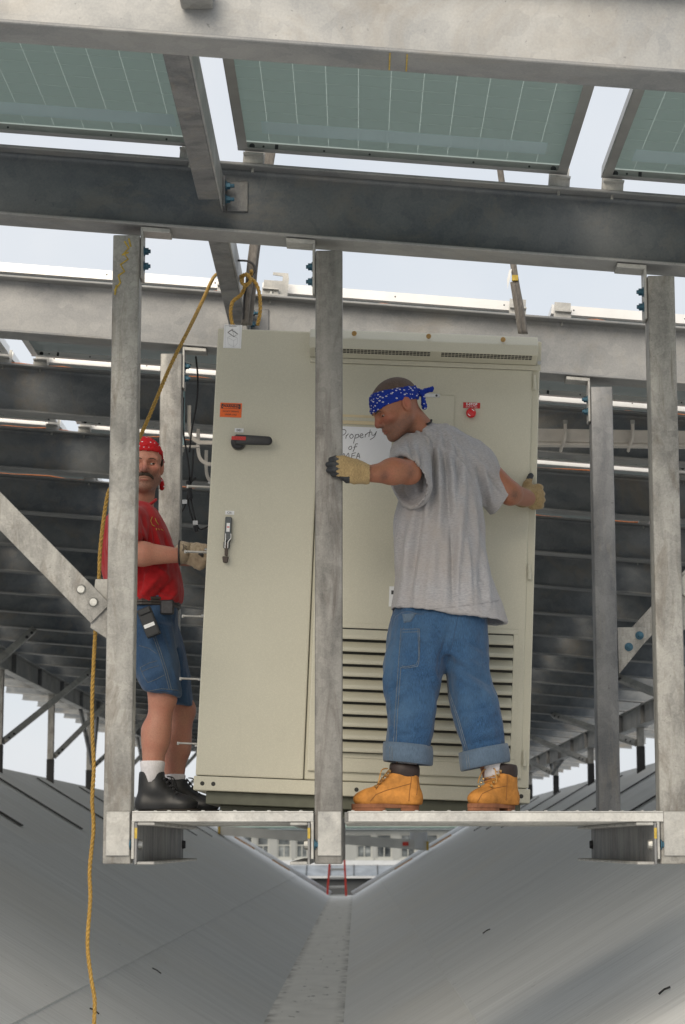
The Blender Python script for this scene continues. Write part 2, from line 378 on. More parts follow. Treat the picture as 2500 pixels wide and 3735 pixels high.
class MB:
    def __init__(s, org=(0, 0, 0)): s.bm = bmesh.new(); s.o = Vector(org)
    def _v(s, p): return s.bm.verts.new(Vector(p) - s.o)
    def box(s, lo, hi, M=None):
        ps = [Vector((x, y, z)) for z in (lo[2], hi[2]) for y in (lo[1], hi[1]) for x in (lo[0], hi[0])]
        if M is not None: ps = [M @ p for p in ps]
        v = [s._v(p) for p in ps]
        for f in ((0, 2, 3, 1), (4, 5, 7, 6), (0, 1, 5, 4), (2, 6, 7, 3), (0, 4, 6, 2), (1, 3, 7, 5)):
            s.bm.faces.new([v[i] for i in f])
        return s
    def prism(s, poly, d, M=None):
        """poly: list of 3D points, d: extrusion vector"""
        d = Vector(d); A = [Vector(p) for p in poly]; B = [p + d for p in A]
        if M is not None: A = [M @ p for p in A]; B = [M @ p for p in B]
        a = [s._v(p) for p in A]; b = [s._v(p) for p in B]; n = len(a)
        s.bm.faces.new(a); s.bm.faces.new(list(reversed(b)))
        for i in range(n): s.bm.faces.new((a[i], b[i], b[(i + 1) % n], a[(i + 1) % n]))
        return s
    def tube(s, pts, r, n=8, caps=True, closed=False):
        pts = [Vector(p) for p in pts]; k = len(pts); rings = []
        rr = r if isinstance(r, (list, tuple)) else [r] * k
        ref = None
        for i, p in enumerate(pts):
            if closed: d = (pts[(i + 1) % k] - pts[i - 1])
            else: d = pts[min(i + 1, k - 1)] - pts[max(i - 1, 0)]
            d.normalize()
            if ref is None:
                ref = Vector((0, 0, 1)) if abs(d.z) < 0.9 else Vector((1, 0, 0))
                ref = (ref - d * ref.dot(d)).normalized()
            else:
                ref = (ref - d * ref.dot(d)).normalized()
            bi = d.cross(ref)
            rings.append([s._v(p + (ref * math.cos(2 * math.pi * j / n) + bi * math.sin(2 * math.pi * j / n)) * rr[i]) for j in range(n)])
        for i in range(k if closed else k - 1):
            A, B = rings[i], rings[(i + 1) % k]
            for j in range(n): s.bm.faces.new((A[j], A[(j + 1) % n], B[(j + 1) % n], B[j]))
        if caps and not closed:
            s.bm.faces.new(list(reversed(rings[0]))); s.bm.faces.new(rings[-1])
        return s
    def cyl(s, a, b, r, n=12, r2=None): return s.tube([a, b], [r, r if r2 is None else r2], n)
    def hexbolt(s, base, axis, r=0.016, h=0.013, washer=True, shank=0.012):
        base = Vector(base); ax = Vector(axis).normalized()
        if washer: s.cyl(base, base + ax * 0.004, r * 1.35, 14); base = base + ax * 0.004
        s.cyl(base, base + ax * h, r, 6)
        if shank: s.cyl(base + ax * h, base + ax * (h + shank), r * 0.55, 8)
        return s
    def mesh(s, name, bevel=0.0, smooth=False, seg=1):
        bmesh.ops.recalc_face_normals(s.bm, faces=s.bm.faces)
        if bevel:
            ed = [e for e in s.bm.edges if len(e.link_faces) == 2 and e.calc_face_angle(0) > 0.6]
            bmesh.ops.bevel(s.bm, geom=ed, offset=bevel, segments=seg, affect='EDGES', profile=0.6, clamp_overlap=True)
        me = bpy.data.meshes.new(name); s.bm.to_mesh(me); s.bm.free()
        if smooth: me.polygons.foreach_set('use_smooth', [True] * len(me.polygons))
        return me
    def build(s, name, mat, parent=None, bevel=0.0, smooth=False, seg=1):
        o = link(name, s.mesh(name, bevel, smooth, seg), mat, parent)
        if parent is None: o.location = s.o
        return o

def smoothpath(pts, n=8):
    P = [Vector(p) for p in pts]; out = []
    for i in range(len(P) - 1):
        p0, p1, p2, p3 = P[max(i - 1, 0)], P[i], P[i + 1], P[min(i + 2, len(P) - 1)]
        for j in range(n):
            u = j / n
            out.append(0.5 * ((2 * p1) + (p2 - p0) * u + (2 * p0 - 5 * p1 + 4 * p2 - p3) * u * u + (3 * p1 - p0 - 3 * p2 + p3) * u ** 3))
    out.append(P[-1]); return out
def text_obj(name, body, size, mat, parent, loc, rot=(math.pi / 2, 0, 0), align='CENTER', sx=1.0, shear=0.0, bold=0.0):
    cu = bpy.data.curves.new(name, 'FONT'); cu.body = body; cu.size = size; cu.align_x = align; cu.align_y = 'CENTER'
    cu.shear = shear; cu.offset = bold; cu.extrude = 0.0003
    to = bpy.data.objects.new(name, cu); COL.objects.link(to)
    bpy.context.view_layer.update()
    me = bpy.data.meshes.new_from_object(to.evaluated_get(bpy.context.evaluated_depsgraph_get()))
    bpy.data.objects.remove(to, do_unlink=True)
    if sx != 1: me.transform(Matrix.Diagonal((sx, 1, 1, 1)))
    me.materials.clear()
    o = link(name, me, mat, parent); o.location = loc; o.rotation_euler = rot
    return o
# ================================================================== SETTING
ORD = ['zeroth', 'first', 'second', 'third', 'fourth', 'fifth', 'sixth', 'seventh', 'eighth', 'ninth', 'tenth', 'eleventh', 'twelfth', 'thirteenth',
       'fourteenth', 'fifteenth', 'sixteenth', 'seventeenth', 'eighteenth', 'nineteenth', 'twentieth', 'twenty-first', 'twenty-second', 'twenty-third',
       'twenty-fourth', 'twenty-fifth', 'twenty-sixth', 'twenty-seventh', 'twenty-eighth', 'twenty-ninth', 'thirtieth']
SL = 0.6                       # roof pitch
GX0, GX1, GZ = -0.79, -0.11, -1.5
RY0, RY1 = -6.0, 65.0
LRX, RRX = -5.1, 4.35          # ridges
zl = lambda x: GZ + SL * (GX0 - x)
zr = lambda x: GZ + SL * (x - GX1)

gr = MB().box((-3000, -3000, -16.2), (3000, 4000, -16)).build('ground', 'ground_grey'); tag(gr, kind='structure')
gu = empty('roof_gutter', (0, 0, GZ)); tag(gu, kind='structure')
MB((0, 0, GZ)).box((GX0 - .05, RY0, GZ - .3), (GX1 + .05, RY1, GZ)).build('gutter_floor', 'gutter_membrane', gu)
def roof(name, x0, x1, ridge, sgn, zf, seams):
    root = empty(name, (x0, 0, GZ)); tag(root, kind='structure')
    xs = [x0] + seams + [ridge]
    for i in range(len(xs) - 1):
        a, b_ = xs[i], xs[i + 1]
        lap = 0.06 * sgn if i else 0.0
        up = 0.008 * (i % 2)
        n = Vector((-SL * sgn, 0, 1)).normalized()
        a2 = a - lap
        P = [(a2, zf(a2)), (b_, zf(b_)), (b_, zf(b_) - .15), (a2, zf(a2) - .15)]
        mb = MB((x0, 0, GZ))
        mb.prism([(p[0] + n.x * up, RY0, p[1] + n.z * up) for p in P], (0, RY1 - RY0, 0))
        mb.build('membrane_sheet', 'membrane', root)
    # outer slope and ridge cap
    far = ridge + 4.0 * sgn
    MB((x0, 0, GZ)).prism([(ridge, RY0, zf(ridge) - .004), (far, RY0, zf(ridge) - 2.4), (far, RY0, zf(ridge) - 2.6), (ridge, RY0, zf(ridge) - .2)], (0, RY1 - RY0, 0)).build('outer_slope', 'membrane', root)
    # far gable rim: white rolled edge with timber battens
    e0, e1 = Vector((x0, RY1 - .25, zf(x0) + .03)), Vector((ridge, RY1 - .25, zf(ridge) + .03))
    MB((x0, 0, GZ)).tube([e0, e1], 0.10, 10).build('edge_roll', 'trim_white', root, smooth=True)
    for f0, f1 in ((0.28, 0.40), (0.52, 0.66)):
        p0, p1 = e0.lerp(e1, f0), e0.lerp(e1, f1)
        MB((x0, 0, GZ)).tube([p0 + Vector((0, -.5, -.03)), p1 + Vector((0, -.5, -.03))], 0.05, 4).build('timber_batten', 'wood_strip', root)
    return root
roof('roof_slope_left', GX0, 0, LRX, -1, zl, [-1.83, -3.3])
roof('roof_slope_right', GX1, 0, RRX, 1, zr, [0.76, 2.25])

# loose scraps on the roof
for i, (px, py, L, a) in enumerate([(572, 3550, .10, .5), (1775, 3405, .09, -.5), (2425, 3630, .07, -.55), (345, 3700, .08, .6)]):
    r = _rt * (px - 1250) / F_PX + _up * (1867.5 - py) / F_PX + _fw
    if px < 1100: tt = (GZ + SL * GX0) / (r[2] + SL * r[0])
    else: tt = (GZ - SL * GX1) / (r[2] - SL * r[0])
    p = Vector(r * tt) + Vector((0, 0, .02))
    d = Vector((L / 2, 0, L / 2 * (-SL if px < 1100 else SL)))
    o = MB(p).tube([p - d * .7, p + Vector((0, 0.01, .004)), p + d * .7], .005, 6).build('rubber_scrap', 'strip_black')
    tag(o, ['small black rubber scrap on the left roof slope, nearest the gutter', 'tiny dark scrap on the right roof slope below the deck end', 'dark scrap of rubber low on the right roof slope at the photo edge', 'small dark scrap at the foot of the left roof slope beside the rope'][i], 'scrap')

# ================================================================== STEEL BEAMS (slope down to the right)
BS = 0.0803; BANG = math.atan(BS); BY0, BSP = 8.1, 2.045
BH, BW = 0.285, 0.165
def by(k): return BY0 + BSP * (k - 2)              # front edge of flange
def bz(x): return 2.336 - BS * (x + 0.05)          # underside
BX0, BX1 = -6.7, 5.5
BROT = (0, BANG, 0)
def beam_meshes():
    c = 1 / math.cos(BANG)
    x0, x1 = BX0 * c, BX1 * c
    tf, tw, r = 0.012, 0.010, 0.016
    lo = MB().box((x0, 0, 0), (x1, BW, tf)).mesh('bottom_flange', 0.003)
    hi = MB().box((x0, 0, BH - tf), (x1, BW, BH)).mesh('top_flange', 0.003)
    yc = BW / 2; pr = []
    def fil(sy, sz, zc):
        out = []
        for j in range(5):
            a = j / 4 * math.pi / 2
            out.append((yc + sy * (tw / 2 + r - r * math.cos(a)), zc + sz * (r - r * math.sin(a))))
        return out
    zb, zt = tf + .0005, BH - tf - .0005
    A = list(reversed(fil(1, 1, zb))); B = fil(1, -1, zt); Cc = list(reversed(fil(-1, -1, zt))); D = fil(-1, 1, zb)
    web = MB().prism([(x0, y, z) for y, z in A + B + Cc + D], (x1 - x0, 0, 0)).mesh('web')
    for me in (lo, hi): me.materials.append(MATS['galv_mid'])  # flange colour toned to carry the weak bounce light on the undersides
    web2 = web.copy(); web4 = web.copy(); web4.materials.append(MATS['galv_rear_shade']); web3 = web.copy(); web3.materials.append(MATS['galv_mid']); web.materials.append(MATS['galv_beam']); web2.materials.append(MATS['galv_web_shade'])
    return lo, hi, web, web2, web3, web4
b_lo, b_hi, b_web, b_web2, b_web3, b_web4 = beam_meshes()
NB = 29
seen = {1: 'pale grey steel I-beam crossing the very top of the picture, nearest the camera',
        2: 'dark grey steel I-beam crossing above both workers, with the front posts hung below',
        3: 'pale weathered steel I-beam crossing just behind the top of the cabinet'}
for k in range(1, NB + 1):
    o = empty('steel_beam', (0, by(k), bz(0)), BROT)
    tag(o, seen.get(k, 'grey steel roof beam, %s from the camera, crossing behind the cabinet' % ORD[k]), 'beam', 'roof beams running side to side')
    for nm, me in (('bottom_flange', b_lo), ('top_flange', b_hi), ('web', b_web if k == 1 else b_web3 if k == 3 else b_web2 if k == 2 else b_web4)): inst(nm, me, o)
btop = lambda x: bz(x) + BH / math.cos(BANG)

# small clip on the face of the nearest beam, and yellow crayon ticks under it
x = PX(680, by(1)); pz = W(680, -10, by(1)).z
o = empty('beam_clip', (x, by(1) - .001, pz)); O = o.location.copy(); tag(o, 'small zinc clip at the top edge of the photo on the nearest beam', 'bracket')
MB(O).box((x - .048, by(1) - .014, pz - .010), (x + .048, by(1) + .07, pz + .05)).build('plate', 'galv_plate', o, .004)
MB(O).hexbolt((x, by(1) - .0145, pz + .02), (0, -1, 0), .014, .012, True, .01).build('bolt', 'bolt_zinc', o)
for i_, px in enumerate((1432, 1498)):
    x = PX(px, by(1) + .08)
    tag(MB((x, by(1) + .01, bz(x) - .002)).box((x - .002, by(1) + .01, bz(x) - .0022), (x + .002, by(1) + .15, bz(x) - .0012)).build('crayon_tick', 'yellow_paint'), ['faint yellow crayon tick under the topmost beam, the left one', 'yellow crayon tick under the topmost beam, the right one'][i_], 'mark')

# ================================================================== SOLAR PANELS
PW, PG0, PITCHX = 1.30, -0.53, 1.43
FH, FWd = 0.046, 0.04
PZ = 0.052                      # frame underside above beam top
def panel_meshes(D, cells):
    f = MB()
    f.box((0, 0, 0), (PW, .004, FH)); f.box((0, .004, 0), (PW, FWd, .003))
    f.box((0, D - .004, 0), (PW, D, FH)); f.box((0, D - FWd, 0), (PW, D - .004, .003))
    f.box((0, .0045, .0035), (.004, D - .0045, FH)); f.box((PW - .004, .0045, .0035), (PW, D - .0045, FH))
    f.box((.0045, FWd, 0), (FWd, D - FWd, .003)); f.box((PW - FWd, FWd, 0), (PW - .0045, D - FWd, .003))
    fr = f.mesh('frame'); fr.materials.append(MATS['alu_frame_shade' if cells else 'alu'])
    g = MB().box((.0045, .0045, FH - .010), (PW - .0045, D - .0045, FH - .003)).mesh('glass'); g.materials.append(MATS['cell_gap' if cells else 'cell_dark'])
    return fr, g
PD = BSP - 0.13
pf, pg = panel_meshes(PD, True); pf2, pg2 = panel_meshes(PD, False)
cs = 0.1168
cell = MB().box((0, 0, 0), (cs - .0020, cs - .0042, .0015)).mesh('cell'); cell.materials.append(MATS['cell_glass'])
strip = MB().box((0, 0, 0), (PW - .20, .14, .0012)).mesh('pale_band'); strip.materials.append(MATS['pale_strip'])
holes = MB()
for x in (.10, .34, .52, .93, 1.15): holes.cyl((x, PD - .0055, .022), (x, PD - .0042, .022), .0045, 8)
holes.box((.145, PD - .0055, .012), (.158, PD - .0042, .034))
holes.cyl((.055, PD - .007, .02), (.055, PD - .0042, .02), .011, 12); holes.cyl((PW - .055, PD - .007, .02), (PW - .055, PD - .0042, .02), .011, 12)
hole_me = holes.mesh('frame_holes'); hole_me.materials.append(MATS['bolt_dark'])
hf = MB()
for x in (.11, .66, 1.2): hf.cyl((x, -.0012, .024), (x, .0005, .024), .004, 8)
hole_f = hf.mesh('frame_holes'); hole_f.materials.append(MATS['bolt_dark'])
def gapx(j): return PG0 + PITCHX * j
def place_panel(k, j, cells):
    x0 = gapx(j) + 0.065; y0 = by(k) + BW / 2 + .065
    o = empty('solar_panel', (x0, y0, btop(x0) + PZ), BROT)
    inst('frame', pf if cells else pf2, o); inst('glass', pg if cells else pg2, o)
    inst('frame_holes', hole_me, o)['kind'] = 'stuff'; inst('frame_holes', hole_f, o)['kind'] = 'stuff'
    if cells:
        mx0 = (PW - 11 * cs) / 2; my0 = (PD - 16 * cs) / 2
        for r in range(16):
            for c in range(11): inst('cell', cell, o, (mx0 + c * cs, my0 + r * cs, FH - .0116))
        inst('pale_band', strip, o, (.10, PD - .27, FH - .0129))
    return o
nm = {-1: 'glass solar panel overhead at the upper left, cut by the photo edge', 0: 'wide glass solar panel overhead in the middle between two sky gaps', 1: 'glass solar panel overhead at the upper right corner'}
for j in (-1, 0, 1): tag(place_panel(1, j, True), nm[j], 'solar panel', 'overhead solar panels in front of the cabinet')
for k in range(3, NB):
    lo_j, hi_j = (-4, 2) if k < 20 else (-4, 2)
    for j in range(lo_j, hi_j + 1):
        tag(place_panel(k, j, False), 'solar panel lying behind the %s roof beam, %s from the left in its row' % (ORD[k], ORD[j + 5]), 'solar panel', 'solar panels in the row behind beam ' + ORD[k])

# panel clips: bent zinc brackets with a slot bolt
def clip_meshes():
    c = MB()
    c.box((-.04, -.035, 0), (.04, .03, .008))
    c.box((-.04, .022, .0085), (.04, .03, .095))
    c.box((-.04, -.06, .030), (.04, -.0355, .037)); c.prism([(-.04, -.0355, 0.001), (-.04, -.0285, 0.001), (-.04, -.0285, .037), (-.04, -.0355, .037)], (.08, 0, 0))
    a = c.mesh('bracket'); a.materials.append(MATS['galv_plate'])
    bb = MB().hexbolt((0, -.012, .0085), (0, 0, 1), .011, .01, True, .008).cyl((0, -.012, -.03), (0, -.012, -.001), .006, 8).mesh('bolt'); bb.materials.append(MATS['bolt_zinc'])
    return a, bb
clip_a, clip_b = clip_meshes()
def clip(x, y, flip, label):
    o = empty('panel_clip', (x, y, btop(x) + .0015), (0, BANG, math.pi if flip else 0))
    inst('bracket', clip_a, o); inst('bolt', clip_b, o)
    tag(o, label, 'bracket', 'zinc clips holding the panels on the beams')
clip(gapx(0) + .125, by(2) + .045, False, 'zinc clip under the left end of the middle overhead panel')
clip(gapx(0) - .125, by(2) + .045, False, 'zinc clip half hidden behind the sloping joist on the dark beam')
clip(gapx(1) - .10, by(2) + .045, False, 'zinc clip under the right end of the middle overhead panel')
clip(gapx(1) + .11, by(2) + .045, False, 'zinc clip under the left end of the upper right panel')
for k in range(3, 9):
    for j in range(-2, 3):
        for s in (-1, 1):
            side = 'left' if s < 0 else 'right'
            clip(gapx(j) + s * .11, by(k) + .07, False, 'zinc clip on the %s beam, %s side of the %s panel gap from the left' % (ORD[k], side, ORD[j + 3]))
# a taller slotted clip standing empty on the third beam
x = PX(1000, by(3))
o = empty('slotted_clip', (x, by(3) + .05, btop(x) + .002), (0, BANG, 0))
MB().box((-.05, -.03, 0), (.05, .03, .008)).prism([(-.03, 0, .008), (.05, 0, .008), (.05, 0, .10), (.045, 0, .125), (-.03, 0, .125), (-.03, 0, .112), (.02, 0, .108), (.02, 0, .085), (-.03, 0, .08)], (0, .008, 0)).build('bracket', 'galv_plate', o)
MB().hexbolt((-.03, -.015, .008), (0, 0, 1), .011, .01, True, .01).build('bolt', 'bolt_zinc', o)
tag(o, 'tall slotted zinc clip standing empty on the beam behind the cabinet top', 'bracket')

# copper earth wires along the beams
for k in range(3, 12):
    pts = []
    for i in range(90):
        x = BX0 + .2 + i * (BX1 - BX0 - .4) / 89
        pts.append((x, by(k) + .135 + .006 * math.sin(i * 1.9 + k), btop(x) + .020 + .008 * math.sin(i * 0.9 + k * 2) + .005 * math.sin(i * 2.3)))
    o = MB(pts[0]).tube(pts, .0055, 6).build('copper_wire', 'copper', smooth=True)
    tag(o, 'orange copper wire running along the top of the %s beam' % ORD[k], 'wire', 'copper wires along the beams')

# ---------------------------------------------------------------- joists between the beams (run away from the camera)
def joist(k, label, clipangle=True):
    x0, x1 = -.612, -.522
    y0, y1 = by(k) + BW / 2 + .006, by(k + 1) + BW / 2 - .006
    zb = bz(-.56) + .098; zt = zb + .125
    root = empty('channel_joist', (x0, y0, zb)); tag(root, label, 'joist', 'channels joining the beams front to back')
    MB((x0, y0, zb)).box((x1 - .008, y0, zb), (x1, y1, zt)).build('web', 'galv_beam', root, .002)
    cp = .16
    MB((x0, y0, zb)).box((x0, y0 + cp, zb), (x1 - .0085, y1 - cp, zb + .009)).build('bottom_flange', 'galv_dark', root, .002)
    MB((x0, y0, zb)).box((x0, y0 + cp, zt - .009), (x1 - .0085, y1 - cp, zt)).build('top_flange', 'galv_dark', root, .002)
    if clipangle:
        m_ = MB((x0, y0, zb)).box((x1 + .001, y1 - .09, zb - .002), (x1 + .009, y1 - .001, zt - .004)).box((x1 + .010, y1 - .010, zb - .002), (x1 + .095, y1 - .001, zt - .004))
        m_.build('clip_angle', 'galv_dark', root, .0015)  # dark steel colour carries the shade beside the joist end
        for dz in (.035, .09):
            MB((x0, y0, zb)).hexbolt((x1 + .010, y1 - .05, zb + dz), (1, 0, 0), .015, .014, True, .016).build('bolt', 'bolt_blue', root)
joist(1, 'dark steel channel running back from the topmost beam to the dark beam')
joist(2, 'steel channel behind the dark beam, dropping behind the cabinet top left corner')

# ---------------------------------------------------------------- hanging posts
PXL, PXM, PXR = -.950, -.157, 1.137; PWD = .105; PBOT = -.072
def post(x, k, name, label, plate_side, mat='galv_post', tflange=True, bottom_plate=True):
    y = by(k); zt = bz(x + .05) - .045
    root = empty('hanging_post', (x + PWD / 2, y + PWD / 2, PBOT)); O = root.location.copy()
    tag(root, label, 'post', 'steel posts hanging from the beams')
    w = .007
    # cold-formed tube, open ends
    mb = MB(O)
    outer = [(x, y), (x + PWD, y), (x + PWD, y + PWD), (x, y + PWD)]
    mb.box((x, y, PBOT), (x + PWD, y + PWD, zt)).build('tube', mat, root, .006, True, 2)
    s = plate_side; xe = x + PWD if s > 0 else x
    px0, px1 = (xe + .0015, xe + .0125) if s > 0 else (xe - .0125, xe - .0015)
    MB(O).box((px0, y + .01, zt - .17), (px1, y + .095, zt + .03)).build('hanger_plate', 'galv_plate', root, .003)
    # flange plate bolted to the beam's underside
    fx0, fx1 = (px0, px0 + .115) if s > 0 else (px1 - .115, px1)
    zb = bz((fx0 + fx1) / 2)
    M = Matrix.Translation((0, 0, 0))
    z0, z1 = bz(fx0) - .003, bz(fx1) - .003
    MB(O).prism([(fx0, y + .012, z0), (fx1, y + .012, z1), (fx1, y + .012, z1 - .018), (fx0, y + .012, z0 - .018)], (0, .1, 0)).build('flange_plate', 'galv_plate', root, .002)
    for dz in (.055, .115):
        xb = px1 if s > 0 else px0
        MB(O).hexbolt((xb, y + .045, zt - dz), (s, 0, 0), .0145, .014, True, .008).build('bolt', 'bolt_blue', root)
    if bottom_plate:
        MB(O).box((x + .012, y - .009, PBOT + .03), (x + PWD - .004, y - .0015, PBOT + .195)).build('end_pad', 'galv_plate', root, .0025)
    return root, O
post_L, OL = post(PXL, 2, 'l', 'front steel post at the left, partly hiding the man in red', 1)
post_M, OM = post(PXM, 2, 'm', 'middle front steel post gripped by the man in grey', -1, mat='galv_brown')
post_R, OR_ = post(PXR, 2, 'r', 'front steel post at the right edge of the photo', -1)
post_RL, ORL = post(PXL, 3, 'rl', 'rear steel post behind the man in red', 1, bottom_plate=False)
post_RM, ORM = post(PXM, 3, 'rm', 'rear steel post hidden behind the cabinet and middle post', -1, mat='galv_dark', bottom_plate=False)
post_RR, ORR = post(PXR, 3, 'rr', 'rear steel post to the right of the cabinet, with gusset plate', -1, mat='galv_dark', bottom_plate=False)

# yellow crayon scrawl on the left post (illegible mark)
sc = [(455, 880), (470, 905), (452, 925), (468, 945), (440, 965), (455, 990), (432, 1005)], [(432, 1005), (440, 1030), (418, 1060)], [(470, 870), (478, 900)], [(425, 1040), (420, 1075)], [(445, 930), (470, 920)]
mb = MB(OL)
for st in sc: mb.tube([W(a, b_, by(2) - .002) for a, b_ in st], .0035, 4)
mb.build('crayon_mark', 'yellow_paint', post_L)

# gussets and diagonal braces
def gusset(root, O, poly, y, bolts, mat_b, head=True, pmat='galv_post'):
    P = [W(a, b_, y) for a, b_ in poly]
    for p in P: p.y = y
    MB(O).prism(P, (0, .012, 0)).build('gusset_plate', pmat, root, .0015)
    for a, b_ in bolts:
        p = W(a, b_, y); p.y = y - .016 if head else y - .001
        if head: MB(O).cyl(p, p + Vector((0, -.010, 0)), .019, 16, .013).build('bolt', mat_b, root, smooth=False)
        else: MB(O).hexbolt(p, (0, -1, 0), .015, .013, True, .009).build('bolt', mat_b, root)
gusset(post_L, OL, [(398, 2112), (348, 2112), (330, 2290), (392, 2330)], by(2) + .04, [], 'bolt_zinc')
def brace(a, b_, y, w, label, bolts=(), back=.006):
    A, B = W(*a, y), W(*b_, y); A.y = B.y = y
    d = (B - A).normalized(); n = Vector((-d.z, 0, d.x))
    root = empty('diagonal_brace', B); tag(root, label, 'brace')
    MB(B).prism([A - n * w / 2, B - n * w / 2, B + n * w / 2, A + n * w / 2], (0, .009, 0)).build('front_leg', 'galv_post', root, .002)
    MB(B).prism([A + n * (w / 2 - .009), B + n * (w / 2 - .009), B + n * w / 2, A + n * w / 2], (0, .08, 0), Matrix.Translation((0, .0095, 0))).build('side_leg', 'galv_post', root, .002)
    for q in bolts:
        p = W(*q, y); p.y = y
        MB(B).cyl(p, p + Vector((0, -.012, 0)), .020, 18, .014).build('bolt', 'bolt_zinc', root)
    return root
brace((-160, 1700), (368, 2238), by(2) + .028, .105, 'diagonal steel angle brace bolted to the left front post', [(297, 2150), (342, 2197)])
gusset(post_RR, ORR, [(2252, 2288), (2360, 2288), (2360, 2335), (2258, 2460)], by(3) + .03, [(2333, 2318), (2294, 2360)], 'bolt_blue', False)
brace((2690, 1925), (2275, 2375), by(3) + .046, .095, 'diagonal steel brace rising right behind the right front post')
gusset(post_R, OR_, [(2482, 2093), (2560, 2093), (2560, 2260), (2484, 2305)], by(2) + .04, [], 'bolt_zinc')
brace((2900, 1720), (2495, 2172), by(2) + .028, .105, 'steel brace end at the right photo edge beside the right post')

# ---------------------------------------------------------------- suspended platform: channels and deck planks
CH_T, CH_B = .082, -.074
def channel(x, s, label):
    y0, y1 = by(2) - .02, by(3) + PWD
    root = empty('floor_channel', (x, y0, CH_B)); O = root.location.copy(); tag(root, label, 'channel', 'channels carrying the platform')
    xs = sorted((x, x + s * .009)); xf = sorted((x + s * .0095, x + s * .075))
    MB(O).box((xs[0], y0, CH_B), (xs[1], y1, CH_T)).build('web', 'galv_dark', root, .002)  # web darkened by colour for the shade inside the channel
    for z in (CH_B, CH_T - .011):
        MB(O).box((xf[0], y0, z), (xf[1], y1, z + .011)).build('flange', 'galv_plate', root, .003)
    for y in (y0 + .07, y1 - .06):
        MB(O).cyl((x + s * .0095, y, .0), (x + s * .024, y, .0), .021, 14, .017).build('bolt', 'bolt_dark' if y > y0 + 1 else 'bolt_zinc', root)
        MB(O).hexbolt((x - s * .016, y - .045, .0), (-s, 0, 0), .015, .014, True, .018).build('nut', 'bolt_blue', root)
    MB(O).box((min(x - s * .0015, x - s * .0135), y0 + .01, CH_B + .02), (max(x - s * .0015, x - s * .0135), y0 + .12, CH_T + .01)).build('spacer_plate', 'galv_plate', root, .002)
    MB(O).box((xs[0] - .0005, y0 - .0015, CH_T - .06), (xs[1] + .0005, y0 - .0004, CH_T - .02)).build('paint_mark', 'yellow_paint', root)
channel(PXL + PWD + .016, 1, 'steel channel running back under the left end of the deck')
channel(PXM - .016, -1, 'steel channel running back under the deck beside the middle post')
channel(PXR - .016, -1, 'steel channel running back under the right end of the deck')
DZ0, DZ1 = CH_T + .003, CH_T + .042
def plank(x0, x1, y0, y1, label):
    root = empty('deck_plank', (x0, y0, DZ0)); O = root.location.copy(); tag(root, label, 'plank', 'metal deck planks')
    MB(O).box((x0, y0, DZ1 - .006), (x1, y1, DZ1)).build('tread', 'galv_deck', root, .0015)
    mb = MB(O)
    # front lip with a rolled edge, and back lip
    n = int((x1 - x0) / .03)
    MB(O).box((x0, y0, DZ0), (x1, y0 + .004, DZ1 - .0065)).build('front_lip', 'galv_deck', root, .001)
    MB(O).box((x0, y1 - .004, DZ0), (x1, y1, DZ1 - .0065)).build('back_lip', 'galv_deck', root, .001)
    for i in range(n):
        xx = x0 + .015 + i * (x1 - x0 - .03) / max(1, n - 1) + random.uniform(-.003, .003)
        if i % 4 == 0: mb.cyl((xx, y0 + .03, DZ1 + .0002), (xx, y0 + .03, DZ1 + .004), .009, 8, .005)
        if i % 4 == 2: mb.cyl((xx, y0 + .12, DZ1 + .0002), (xx, y0 + .12, DZ1 + .004), .009, 8, .005)
    mb.build('tread_studs', 'galv_deck', root)['kind'] = 'stuff'
ys = [by(2) - .012 + i * .305 for i in range(7)]
for i, y in enumerate(ys):
    w_ = ['front', 'second', 'third', 'fourth', 'fifth', 'sixth', 'rearmost'][i]
    plank(PXL + PWD + .004, PXM - .004, y, y + .30, 'metal deck plank under the man in red, %s row' % w_)
    if i == 0: plank(PXM + PWD + .022, PXR + .012, y, y + .30, 'metal deck plank under the tan boots, front row')
    else: plank(PXM + PWD + .006, PXR + .012, y, y + .30, 'metal deck plank below the right half of the cabinet, %s row' % w_)

# ---------------------------------------------------------------- girders, roof posts and knee braces along both ridges
LGX, RGX = -4.98, 4.15
def girder(x, label):
    y0, y1 = 4.0, by(NB) + .5
    zt = bz(x) - .004; h = .30
    root = empty('girder', (x, y0, zt - h)); O = root.location.copy(); tag(root, label, 'girder', 'girders along the ridges')
    MB(O).box((x - .07, y0, zt - h), (x + .07, y1, zt - h + .014)).build('bottom_flange', 'galv_beam', root, .002)
    MB(O).box((x - .07, y0, zt - .014), (x + .07, y1, zt)).build('top_flange', 'galv_beam', root, .002)
    MB(O).box((x - .006, y0, zt - h + .0145), (x + .006, y1, zt - .0145)).build('web', 'galv_beam', root)
    s = 1 if x < 0 else -1
    y = 13.0
    while y < y1:
        MB(O).box((x + s * .0065, y - .006, zt - h + .015), (x + s * .068, y + .006, zt - .015)).build('stiffener', 'galv_dark', root)
        for dz in (.07, .15, .23): MB(O).hexbolt((x + s * .0065, y + .05, zt - dz), (s, 0, 0), .02, .016, False, 0).build('bolt', 'bolt_dark', root)
        y += 2.55
girder(LGX, 'long steel girder along the left roof ridge under the beam ends')
girder(RGX, 'long steel girder along the right roof ridge under the beam ends')
k_ = 0
